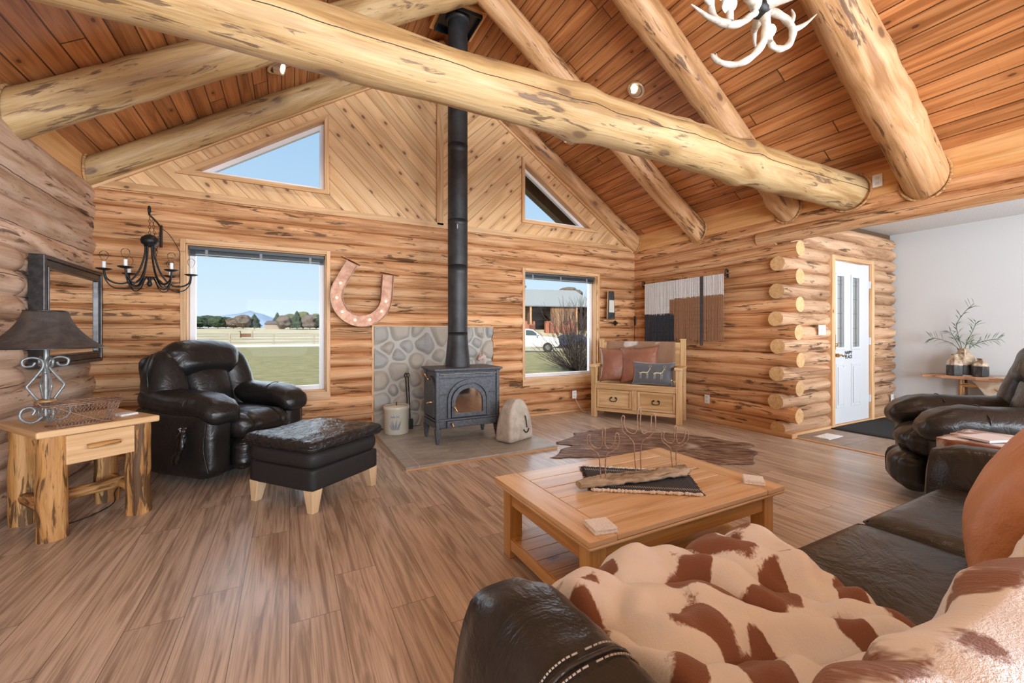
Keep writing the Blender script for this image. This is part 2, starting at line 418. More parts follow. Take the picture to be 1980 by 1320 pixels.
# ------------------------------------------------------------------ camera
FPX = 811.0; YAW = radians(27.93)
cam = bpy.data.cameras.new('camera'); camo = bpy.data.objects.new('camera', cam); COL.objects.link(camo)
cam.sensor_width = 36; cam.lens = 36 * FPX / 1980; cam.clip_start = .03; cam.clip_end = 5000
cam.shift_y = -(660 - 645) / 1980
camo.location = (0, 0, 1.17); camo.rotation_euler = (radians(90), 0, -YAW)
sc.camera = camo

XL, XR, YB = -1.61, 5.0, 5.17          # left wall, right wall, window wall
YR = -3.6                               # rear of the room (behind the photographer)
XM = (XL + XR) / 2; SL = .65; ZP = 2.75 # ridge, roof slope, ceiling height at the walls
PIT = .158
def zc(x): return ZP + SL * ((XR - x) if x > XM else (x - XL))

# ------------------------------------------------------------------ floor
m = MB(); m.seed = .3
m.add([(XL - .2, YR, 0), (XR + .02, YR, 0), (XR + .02, YB + .1, 0), (XL - .2, YB + .1, 0)], [(0, 1, 2, 3)],
      [[(YR, XL - .2), (YR, XR + .02), (YB + .1, XR + .02), (YB + .1, XL - .2)]])
m.add([(XL - .2, YR, -.2), (XR + .02, YR, -.2), (XR + .02, YB + .1, -.2), (XL - .2, YB + .1, -.2)], [(3, 2, 1, 0)])
struct(m.build('floor', M_floor))
def tile_mat(name, c1, c2, cg, w, off=(0, 0), rot=0):
    mt = mk(name, c1, .42); g = G(mt); x, y, z = g.xyz(3)
    X = g.math('FRACT', g.math('DIVIDE', g.math('ADD', x, off[0]), w[0])); Y = g.math('FRACT', g.math('DIVIDE', g.math('ADD', y, off[1]), w[1]))
    e = g.math('MINIMUM', g.math('MINIMUM', g.math('MULTIPLY', X, w[0]), g.math('MULTIPLY', g.math('SUBTRACT', 1.0, X), w[0])), g.math('MINIMUM', g.math('MULTIPLY', Y, w[1]), g.math('MULTIPLY', g.math('SUBTRACT', 1.0, Y), w[1])))
    gm = g.step(e, .002, .005)
    n = g.noise(g.comb(x, g.math('MULTIPLY', y, 1.8), z), 4.5, 7.0, .65, .6); n2 = g.noise(g.comb(x, y, z), 40.0, 3.0)
    c = g.ramp(n, [(.3, c1), (.7, c2)]); g.color(g.mix(gm, cg, c)); g.bump(g.math('ADD', g.math('MULTIPLY', n, .8), g.math('ADD', g.math('MULTIPLY', gm, .5), g.math('MULTIPLY', n2, .2))), .5, .008)
    return mt
M_tileE = tile_mat('entry_tile', (.25, .19, .145), (.40, .31, .25), (.16, .13, .11), (.46, .46), (.12, .05))
M_tileH = tile_mat('hearth_tile', (.27, .25, .22), (.48, .45, .40), (.56, .53, .48), (.75, .56), (.63, .06))
m = MB(); m.box(XR + .02, 7.9, YR, 2.95, -.1, .0); struct(m.build('floor_entry', M_tileE))
m = MB(); m.box(XR - .005, XR + .05, YR, 2.70, -.02, .008); struct(m.build('trim_1', M_trim, bevel=.004))

# ------------------------------------------------------------------ log walls
def log_run(m, p0, p1, r, i, wob=.05, step=.16, capmi=None, n=16, sq=1.0):
    p0, p1 = V3(p0), V3(p1); L = (p1 - p0).length; k = max(2, int(L / step)); s0 = i * 3.17
    m.seed = (i * .37 + .11) % 1.0
    pts = [p0.lerp(p1, t / k) + V3((0, 0, .006 * noise.noise(V3((t * .35, s0, 0))))) for t in range(k + 1)]
    rr = [r * (1 + .07 * noise.noise(V3((t * .28, s0, 4)))) for t in range(k + 1)]
    m.tube(pts, rr, n=n, wob=wob, capmi=capmi, sq=sq)
def cuts(z, ops):
    return [(a, b) for a, b, z0, z1 in ops if z0 < z < z1]
def segs(a, b, cs):
    out = []; x = a
    for c0, c1 in sorted(cs):
        out.append((x, c0)); x = c1
    out.append((x, b)); return [q for q in out if q[1] - q[0] > .02]
W1 = (-.905, .365, .49, 2.06); W2 = (2.935, 4.235, .49, 2.06)
STONE = (.87, 2.44, 0, 1.30)
m = MB()
for i in range(16):
    z = (i + .5) * PIT
    for a, b in segs(XL - .1, XR + .15, cuts(z, [W1, W2, STONE])):
        log_run(m, (a, YB + .055, z), (b, YB + .05, z), .0825, i + int(a * 7) % 5 * 3)
M_dark = mk('dark_chinking', (.13, .075, .04), .9)
for x0, x1, z0, z1 in [(XL - .2, W1[0], 0, 2.6), (W1[1], W2[0], 0, 2.6), (W2[1], XR + .2, 0, 2.6), (W1[0], W1[1], 0, W1[2]), (W2[0], W2[1], 0, W2[2]), (W1[0], W1[1], W1[3], 2.6), (W2[0], W2[1], W2[3], 2.6)]:
    m.box(x0, x1, YB + .05, YB + .16, z0, z1, mi=1)
struct(m.build('wall_back', [M_log, M_dark]))
# left wall
m = MB()
for i in range(16):
    z = (i + .5) * PIT
    if 5 <= i <= 10:
        log_run(m, (XL - .075, 3.95, z), (XL - .075, YB + .1, z), .095, i + 20)
        # the thicker logs in front of the mirror end here in rounded, sawn faces
        m.seed = (i * .31) % 1
        ye = 4.02 + .03 * noise.noise(V3((i * 3.3, 0, 0)))
        pts = [(XL - .045, y, z) for y in [YR + k * (3.9 - YR) / 40 for k in range(41)]] + [(XL - .052, ye - .03, z), (XL - .085, ye + .015, z)]
        m.tube(pts, [.106] * 41 + [.096, .055], n=18, wob=.05, capmi=None)
    else:
        log_run(m, (XL - .05 - (.01 if i % 2 else 0), YR, z), (XL - .05 - (.01 if i % 2 else 0), YB + .1, z), .104, i + 20, wob=.07)
m.box(XL - .25, XL - .045, YR, YB + .2, 0, 2.62, mi=1)
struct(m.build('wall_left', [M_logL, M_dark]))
# right wall (with the interlocked corner) and entry wall
m = MB()
for i in range(15):
    z = (i + .5) * PIT; A = (i % 2 == 0)
    log_run(m, (XR + .085, 2.9 if A else 2.66 + .03 * noise.noise(V3((i * 2.1, 0, 0))), z), (XR + .085, YB + .1, z), .0855, i + 40, capmi=2)
log_run(m, (XR + .085, YR, 15.5 * PIT), (XR + .085, YB + .1, 15.5 * PIT), .092, 57, capmi=2)
m.box(XR + .07, XR + .2, 2.86, YB + .2, 0, 2.6, mi=1)
struct(m.build('wall_right', [M_log, M_dark, M_end]))
DOOR = (5.97, 6.96, 0, 2.12)
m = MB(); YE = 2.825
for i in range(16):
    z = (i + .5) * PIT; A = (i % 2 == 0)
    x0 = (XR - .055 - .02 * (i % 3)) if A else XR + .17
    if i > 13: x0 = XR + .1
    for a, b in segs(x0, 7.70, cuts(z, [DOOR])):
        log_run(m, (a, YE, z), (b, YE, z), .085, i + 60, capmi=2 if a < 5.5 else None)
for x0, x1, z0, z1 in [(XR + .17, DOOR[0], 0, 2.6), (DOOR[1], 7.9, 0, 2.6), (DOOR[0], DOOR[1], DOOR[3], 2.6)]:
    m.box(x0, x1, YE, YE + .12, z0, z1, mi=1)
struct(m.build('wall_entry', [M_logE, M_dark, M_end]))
m = MB(); m.box(7.74, 7.9, -.6, 2.95, 0, 2.75); m.box(7.74, 7.9, YR, -2.9, 0, 2.75); m.box(7.74, 7.9, -2.9, -.6, 0, .7); m.box(7.74, 7.9, -2.9, -.6, 2.15, 2.75); struct(m.build('wall_side', M_plaster))
m = MB()
for a in ((-2.9, -.6, .7, .76), (-2.9, -.6, 2.09, 2.15), (-2.9, -2.84, .76, 2.09), (-.66, -.6, .76, 2.09)): m.box(7.78, 7.86, *a)
o = struct(m.build('window_added', M_vinyl)); m = MB(); m.add([(7.82, -2.84, .76), (7.82, -.66, .76), (7.82, -.66, 2.09), (7.82, -2.84, 2.09)], [(0, 1, 2, 3)]); m.build('window_pane', M_pane, o)  # unseen window, added to go with the side fill lamp
m = MB(); m.box(XR + .17, 7.9, YR, 2.95, 2.60, 2.72); struct(m.build('ceiling_entry', speck('textured_ceiling', (.62, .61, .60), (.70, .69, .68), 60, .9, .6)))
m = MB(); m.box(7.725, 7.742, YR, 2.74, 0, .095, seed=.4); struct(m.build('baseboard_side', M_trim, bevel=.004))
m = MB(); m.box(XR - .075, XR + .03, 2.655, YB, 0, .052, seed=.7); struct(m.build('baseboard_right', M_trim, bevel=.006))
m = MB(); m.box(2.46, XR, YB - .05, YB + .02, 0, .03, seed=.2); m.box(XL, .86, YB - .05, YB + .02, 0, .03); struct(m.build('baseboard_back', M_trim, bevel=.004))
m = MB(); m.box(XR + .03, DOOR[0], YE - .1, YE - .02, 0, .03, seed=.1); m.box(DOOR[1] + .03, 7.72, YE - .1, YE - .02, 0, .03); struct(m.build('baseboard_entry', M_trim, bevel=.004))
# header beams across the opening to the entry
m = MB(); 
pts = [(XR + .06, y, 2.315) for y in [YR + k * (3.10 - YR) / 40 for k in range(41)]]
m.seed = .61; m.tube(pts, .10, n=18, wob=.07, capmi=1, sq=.86)
b = struct(m.build('beam_header', [M_log, M_end]))
# fascia boards above the logs
m = MB(); m.box(XR - .005, XR + .05, YR, YB + .1, 2.50, 2.80, seed=.5); struct(m.build('trim_2', M_fascia))
m = MB(); m.box(XL - .05, XL + .0, YR, YB + .1, 2.50, 2.80, seed=.8); struct(m.build('trim_3', M_fascia))
# rear wall with openings added for fill light (behind the photographer)
m = MB()
RO = [(-1.1, 1.3, .5, 2.2), (2.0, 4.5, .2, 2.2), (5.6, 7.3, .7, 2.1)]
xs = [XL - .2]
for a, b_, z0, z1 in RO:
    m.box(xs[-1], a, YR - .15, YR, 0, 2.62); m.box(a, b_, YR - .15, YR, 0, z0); m.box(a, b_, YR - .15, YR, z1, 2.62); xs.append(b_)
m.box(xs[-1], 7.9, YR - .15, YR, 0, 2.62)
m.prism([(XL - .2, 2.6), (XR + .2, 2.6), (XM, zc(XM) + .1)], YR - .15, YR)
struct(m.build('wall_rear', M_log))

# ------------------------------------------------------------------ ceiling
m = MB()
TH = math.atan(SL)
for sg in (-1, 1):
    x0 = XL - .25 if sg < 0 else XR + .25
    z0 = ZP - SL * .25; z1 = zc(XM); Ls = math.hypot(XM - x0, z1 - z0)
    V = [(x0, YR - .2, z0), (x0, YB + .2, z0), (XM, YB + .2, z1), (XM, YR - .2, z1)]
    m.seed = .2 if sg < 0 else .7
    m.add(V, [(0, 1, 2, 3) if sg > 0 else (3, 2, 1, 0)], [[(YR, 0), (YB, 0), (YB, Ls), (YR, Ls)] if sg > 0 else [(YR, Ls), (YB, Ls), (YB, 0), (YR, 0)]])
    V = [(a, b_, c + .25) for a, b_, c in V]
    m.add(V, [(3, 2, 1, 0) if sg > 0 else (0, 1, 2, 3)])
struct(m.build('ceiling', M_ceil))

# ------------------------------------------------------------------ gable wall with its triangular windows
YG = YB + .0
T1 = [(-.87, 2.775), (.357, 2.775), (.357, 3.585)]       # openings (x, z)
T2 = [(2.925, 2.775), (4.14, 2.775), (2.925, 3.60)]
def gable(side):
    s = -1 if side == 'L' else 1
    if side == 'L':
        out = [(XL - .1, 2.50), (XM, 2.50), (XM, zc(XM) + .05), (XL - .1, zc(XL))]
        t = T1
        quads = [[(XL - .1, 2.50), (XM, 2.50), (XM, 2.775), t[1], t[0], (XL - .1, 2.775)],
                 [t[1], (XM, 2.775), (XM, zc(XM) + .05), (t[2][0], zc(t[2][0]) + .05), t[2]],
                 [(XL - .1, 2.775), t[0], t[2], (t[2][0], zc(t[2][0]) + .05), (XL - .1, zc(XL) + .02)]]
    else:
        t = T2
        quads = [[(XM, 2.50), (XR + .1, 2.50), (XR + .1, 2.775), t[1], t[0], (XM, 2.775)],
                 [(XM, 2.775), t[0], t[2], (t[2][0], zc(t[2][0]) + .05), (XM, zc(XM) + .05)],
                 [t[1], (XR + .1, 2.775), (XR + .1, zc(XR) + .02), (t[2][0], zc(t[2][0]) + .05), t[2]]]
    m.seed = .3 if side == 'L' else .6
    for q in quads:
        k = len(q)
        V = [(x, YG, z) for x, z in q]; W = [(x, YG + .12, z) for x, z in q]
        uv = [((x * .707 - z * .707 * -s * -1 if False else (x + s * z) * .707), (z - s * x) * .707 + 10) for x, z in q]
        m.add(V, [list(range(k))], [uv])
        m.add(W, [list(range(k))[::-1]])
        for a in range(k):
            b_ = (a + 1) % k
            m.add([V[a], V[b_], W[b_], W[a]], [(3, 2, 1, 0)])
m = MB(); gable('L'); gable('R'); struct(m.build('wall_gable', M_gable))
def bar(m, a, b, w, y0, y1, side=1):
    """board following segment a-b in the x,z plane, width w to the left of a->b"""
    d = V3((b[0] - a[0], 0, b[1] - a[1])).normalized(); nx, nz = -d.z * side, d.x * side
    q = [(a[0], a[1]), (b[0], b[1]), (b[0] + nx * w, b[1] + nz * w), (a[0] + nx * w, a[1] + nz * w)]
    V = [(x, y0, z) for x, z in q] + [(x, y1, z) for x, z in q]
    L = math.dist(a, b); m.seed = random.random()
    m.add(V, [(0, 1, 2, 3), (7, 6, 5, 4), (0, 4, 5, 1), (1, 5, 6, 2), (2, 6, 7, 3), (3, 7, 4, 0)],
          [[(0, 0), (L, 0), (L, w), (0, w)]] * 2 + [[(0, 0), (0, .02), (L, .02), (L, 0)]] * 4)
m = MB()
bar(m, (XL, 2.512), (XR, 2.512), .07, YG - .03, YG + .01)
m.box(XM - .045, XM + .045, YG - .03, YG + .01, 2.55, 4.75)
struct(m.build('trim_4', M_trim, bevel=.004))
m = MB()
gz = lambda x: zc(x) - .225
bar(m, (XL + .03, gz(XL + .03) - .06), (XM, gz(XM) - .06), .06, YG - .035, YG + .01)
bar(m, (XM, gz(XM) - .06), (XR - .03, gz(XR - .03) - .06), .06, YG - .035, YG + .01)
struct(m.build('trim_5', M_trim, bevel=.004))

def tri_window(name, t):
    """casing around the opening, wooden reveal, vinyl sash and pane"""
    c = V3((sum(p[0] for p in t) / 3, 0, sum(p[1] for p in t) / 3))
    def off(d):
        P = []
        k = 3
        for i in range(k):
            p0, p1, p2 = [V3((t[(i + j - 1) % k][0], 0, t[(i + j - 1) % k][1])) for j in range(3)]
            e1 = (p1 - p0).normalized(); e2 = (p2 - p1).normalized()
            n1 = V3((-e1.z, 0, e1.x)); n2 = V3((-e2.z, 0, e2.x))
            if n1.dot(c - p1) < 0: n1 = -n1
            if n2.dot(c - p1) < 0: n2 = -n2
            b_ = (n1 + n2); b_ = b_ / (1 + n1.dot(n2))
            q = p1 + b_ * d; P.append((q.x, q.z))
        return P
    def ring(m, A, B, y0, y1):
        for i in range(3):
            j = (i + 1) % 3
            q = [A[i], A[j], B[j], B[i]]
            m.seed = random.random()
            V = [(x, y0, z) for x, z in q] + [(x, y1, z) for x, z in q]; L = math.dist(A[i], A[j])
            m.add(V, [(0, 1, 2, 3), (7, 6, 5, 4), (0, 4, 5, 1), (1, 5, 6, 2), (2, 6, 7, 3), (3, 7, 4, 0)],
                  [[(0, 0), (L, 0), (L, .06), (0, .06)]] * 2 + [[(0, 0), (0, .03), (L, .03), (L, 0)]] * 4)
    m = MB(); ring(m, off(-.035), off(.01), YG - .03, YG + .005); ring(m, off(0), off(.012), YG - .02, YG + .16)
    o = struct(m.build(name, M_trim))
    m = MB(); ring(m, off(.012), off(.055), YG + .07, YG + .12); m.build('window_frame', M_vinyl, o)
    m = MB(); P = off(.05); m.add([(x, YG + .10, z) for x, z in P], [(0, 1, 2)]); m.build('window_pane', M_pane, o)
tri_window('window_3', T1); tri_window('window_4', T2)

def win(name, x0, x1, z0, z1):
    m = MB()
    for s_ in (.1, .3, .5, .7): m.seed = s_
    cw = .042
    m.box(x0 - cw, x0, YB - .035, YB + .05, z0 - .0, z1 + cw, seed=.1); m.box(x1, x1 + cw, YB - .035, YB + .05, z0, z1 + cw, seed=.3)
    m.box(x0, x1, YB - .034, YB + .05, z1, z1 + cw, seed=.5); m.box(x0 - cw, x1 + cw, YB - .04, YB + .05, z0 - .06, z0 + .03, seed=.7)
    # reveal
    for a in ((x0, x0 + .012, z0, z1), (x1 - .012, x1, z0, z1), (x0, x1, z1 - .012, z1), (x0, x1, z0 + .02, z0 + .045)):
        m.box(a[0], a[1], YB, YB + .2, a[2], a[3], seed=.4)
    o = struct(m.build(name, M_trim, bevel=.005))
    m = MB(); f = .05; y0, y1 = YB + .10, YB + .16
    xa, xb, za, zb = x0 + .012, x1 - .012, z0 + .045, z1 - .012
    m.box(xa, xa + f, y0, y1, za, zb); m.box(xb - f, xb, y0, y1, za, zb); m.box(xa + f, xb - f, y0, y1, za, za + f); m.box(xa + f, xb - f, y0, y1, zb - f, zb)
    m.build('window_frame', M_vinyl, o, bevel=.006)
    m = MB(); m.add([(xa + f, YB + .13, za + f), (xb - f, YB + .13, za + f), (xb - f, YB + .13, zb - f), (xa + f, YB + .13, zb - f)], [(0, 1, 2, 3)]); m.build('window_pane', M_pane, o)
    # raised blind
    t = thing('window_blind', 'dark grey blind pulled up at the top of the ' + ('large window behind the recliner' if x0 < 0 else 'window beside the bench'), 'blind', (xa, YB + .06, zb), 0, 'raised blinds in the two square windows')
    w = xb - xa
    M_sl = bpy.data.materials.get('blind_slats') or mk('blind_slats', (.055, .065, .07), .4)
    m = MB(); m.box(.005, w - .005, -.025, .02, -.035, 0); m.build('head_rail', M_sl, t, bevel=.003)
    m = MB()
    for k in range(7): m.box(.01, w - .01, -.022, .018, -.041 - k * .0055, -.0385 - k * .0055)
    m.build('slat_stack', M_sl, t)
    m = MB(); m.box(.01, w - .01, -.024, .02, -.094, -.082); m.build('bottom_rail', M_sl, t, bevel=.003)
    mtp = bpy.data.materials.get('blind_tape') or mk('blind_tape', (.25, .25, .26), .5)
    for q in (.12, .5, .88): m = MB(); m.box(w * q - .012, w * q + .012, -.027, -.022, -.094, -.03); m.build('ladder_tape', mtp, t)
win('window_1', *W1); win('window_2', *W2)

# ------------------------------------------------------------------ entry door
m = MB(); x0, x1 = DOOR[0], DOOR[1]; yf = YE - .085
m.box(x0 - .05, x0 + .02, yf - .02, yf + .1, 0, 2.15, seed=.2); m.box(x1 - .02, x1 + .05, yf - .02, yf + .1, 0, 2.15, seed=.6); m.box(x0 + .02, x1 - .02, yf - .02, yf + .1, 2.10, 2.15, seed=.4)
m.box(x0, x1, yf - .01, yf + .1, 0, .025, seed=.9)
o = struct(m.build('door_1', M_trim, bevel=.005))
dx0, dx1, dz0, dz1 = x0 + .03, x1 - .03, .03, 2.095; dw = dx1 - dx0
gl = [(dx0 + .085, dx0 + .265), (dx1 - .335, dx1 - .155)]
gl = [(6.085, 6.255), (6.475, 6.645)]
g0, g1 = 1.0, 1.90
m = MB(); ya, yb = yf + .015, yf + .06
xs = [dx0, gl[0][0], gl[0][1], gl[1][0], gl[1][1], dx1]
for a, b_ in ((0, 1), (2, 3), (4, 5)): m.box(xs[a], xs[b_], ya, yb, dz0, dz1)
for a, b_ in ((1, 2), (3, 4)): m.box(xs[a], xs[b_], ya, yb, dz0, g0); m.box(xs[a], xs[b_], ya, yb, g1, dz1)
dr = m.build('door_leaf', M_white, o)
for a, b_ in gl:
    m = MB(); e = .035
    for q in ((a - e, a, g0 - e, g1 + e), (b_, b_ + e, g0 - e, g1 + e), (a, b_, g0 - e, g0), (a, b_, g1, g1 + e)): m.box(q[0], q[1], ya - .014, ya, q[2], q[3])
    m.build('glass_moulding', M_white, dr, bevel=.006)
    mt = bpy.data.materials.get('textured_door_glass') or mk('textured_door_glass', (.80, .83, .80), .35, Transmission_Weight=.75, IOR=1.15)
    m = MB(); m.box(a, b_, ya + .018, ya + .022, g0, g1); m.build('glass_panel', mt, dr)
    m = MB()
    for z in (g0 + .05, g0 + .24, g0 + .43, g0 + .62, g0 + .8, g1 - .05): m.box(a, b_, ya + .012, ya + .017, z - .004, z + .004)
    for x in (a + .03, b_ - .03): m.box(x - .003, x + .003, ya + .012, ya + .017, g0, g1)
    m.build('lead_lines', M_steel, dr)
for a, b_ in ((6.075, 6.29), (6.455, 6.70)):
    m = MB(); z0, z1 = .23, .79; e = .03
    for q in ((a, a + e, z0, z1), (b_ - e, b_, z0, z1), (a + e, b_ - e, z0, z0 + e), (a + e, b_ - e, z1 - e, z1)): m.box(q[0], q[1], ya - .008, ya, q[2], q[3])
    m.box(a + e + .012, b_ - e - .012, ya - .012, ya, z0 + e + .012, z1 - e - .012)
    m.build('raised_panel', M_white, dr, bevel=.006)
m = MB(); m.box(5.985 + .02, 6.065, ya - .012, ya, .98, 1.16); m.lathe([(.001, 0), (.02, 0), (.02, .02), (.001, .02)], (0, 0, 0), 16)
m.v[-64:] = [V3((6.035 + v.x, ya - .012 - v.z, 1.03 + v.y)) for v in m.v[-64:]]
m.build('deadbolt', M_brass, dr)
m = MB(); m.tube([(6.03, ya, .90), (6.03, ya - .05, .90)], .024, 14); m.tube(spline([(6.03, ya - .05, .90), (6.09, ya - .055, .905), (6.14, ya - .05, .885), (6.18, ya - .05, .9)]), .009, 8); m.build('lever_handle', M_brass, dr)
for z in (.3, 1.07, 1.83):
    m = MB(); m.box(dx1 - .005, dx1 + .03, ya - .02, ya + .005, z - .05, z + .05); m.build('hinge', M_white, dr, bevel=.003)
def text(name, body, size, loc, rot, mat, parent=None, ext=.001, align='CENTER'):
    c = bpy.data.curves.new(name, 'FONT'); c.body = body; c.size = size; c.extrude = ext; c.align_x = align; c.space_line = .85; c.offset = size * .02
    o = bpy.data.objects.new(name, c); COL.objects.link(o); o.location = loc; o.rotation_euler = rot; c.materials.append(mat); o.parent = parent
    return o
text('door_lettering', 'HAPPY\nPLACE', .062, (6.385, ya - .002, .905), (radians(90), 0, 0), M_black, dr)

# ------------------------------------------------------------------ roof logs
def beam(name, a, b, r0, r1, mat, label, seed, wob=.09, knot=6, group=None, ropes=()):
    m = MB(); a = V3(a); b = V3(b); L = (b - a).length; k = int(L / .07)
    m.seed = seed; d = (b - a).normalized()
    side = d.cross(V3((0, 0, 1))).normalized(); up = side.cross(d)
    pts = []; rr = []
    bumps = [(random.random() * L, random.random() * 6.28) for _ in range(knot)]
    for i in range(k + 1):
        t = i / k
        pts.append(a.lerp(b, t) + side * .018 * noise.noise(V3((t * L * .6, seed * 9, 0))) + up * .018 * noise.noise(V3((t * L * .6, seed * 9, 7))))
        rr.append(lerp(r0, r1, t) * (1 + .05 * noise.noise(V3((t * L * .9, seed * 5, 2))) + sum(.07 * math.exp(-((t * L - q) / .07) ** 2) for q, _ in bumps)))
    m.tube(pts, rr, n=28, wob=wob, capmi=1)
    o = m.build(name, [mat, M_end]); o['kind'] = 'structure'; o['label'] = label
    for end, rad, plane in ropes:
        m = MB(); e = V3(end); n_ = 40
        P = []
        for q in range(n_):
            an = 2 * pi * q / n_
            p = e + (side * cos(an) + up * sin(an)) * (rad + .012)
            # slide along the log onto the wall plane
            tt = (plane - p.x) / d.x
            p = p + d * tt
            P.append(p)
        m.tube(P, .011, 8, closed=True); m.build('rope_trim', M_rope, o)
    return o
def rafter(y, side, r, mat, label, seed, drop=0.0):
    c = r * sqrt(1 + SL * SL) + drop
    if side == 'R':
        a = (XR + .12, y, zc(XR) - SL * .12 * -1 * -1 - c); b = (XM - .03, y, zc(XM) - c)
        a = (XR + .1, y, ZP - SL * .1 - c); pl = XR - .018
        end = (XR, y, ZP - c)
    else:
        a = (XL - .1, y, ZP - SL * .1 - c); b = (XM + .03, y, zc(XM) - c); pl = XL + .012; end = (XL, y, ZP - c)
    return beam('beam_rafter', a, b, r, r * .97, mat, label, seed, ropes=[(end, r, pl)])
rafter(5.13, 'L', .115, M_beam, 'slim yellow log rafter along the gable wall, left slope', .12, -.02)
rafter(5.13, 'R', .115, M_beam2, 'slim log rafter along the gable wall, right slope', .45, -.02)
rafter(3.93, 'L', .138, M_beam, 'stout log rafter on the left slope, rope at its wall end', .23)
rafter(3.93, 'R', .13, M_beam2, 'log rafter on the right slope beside the stove pipe', .57)
rafter(2.74, 'L', .14, M_beam, 'log rafter on the left slope', .83)
rafter(2.74, 'R', .135, M_beam2, 'log rafter on the right slope passing behind the tie beam', .66)
rafter(1.55, 'L', .15, M_beam, 'log rafter on the left slope', .31)
rafter(1.58, 'R', .165, M_beam2, 'thick log rafter on the right slope nearest the camera', .91)
for y in (.3, -.9, -2.1):
    rafter(y, 'L', .14, M_beam, 'log rafter on the left slope', .35 + y * .1); rafter(y, 'R', .15, M_beam2, 'log rafter on the right slope', .55 + y * .1)
beam('beam_tie', (XL - .1, 2.275, 2.61), (XR + .1, 2.155, 2.59), .137, .170, M_beam, 'long pale horizontal log tie beam crossing the room', .05, knot=10, ropes=[((XR, 2.145, 2.59), .172, XR - .018)])
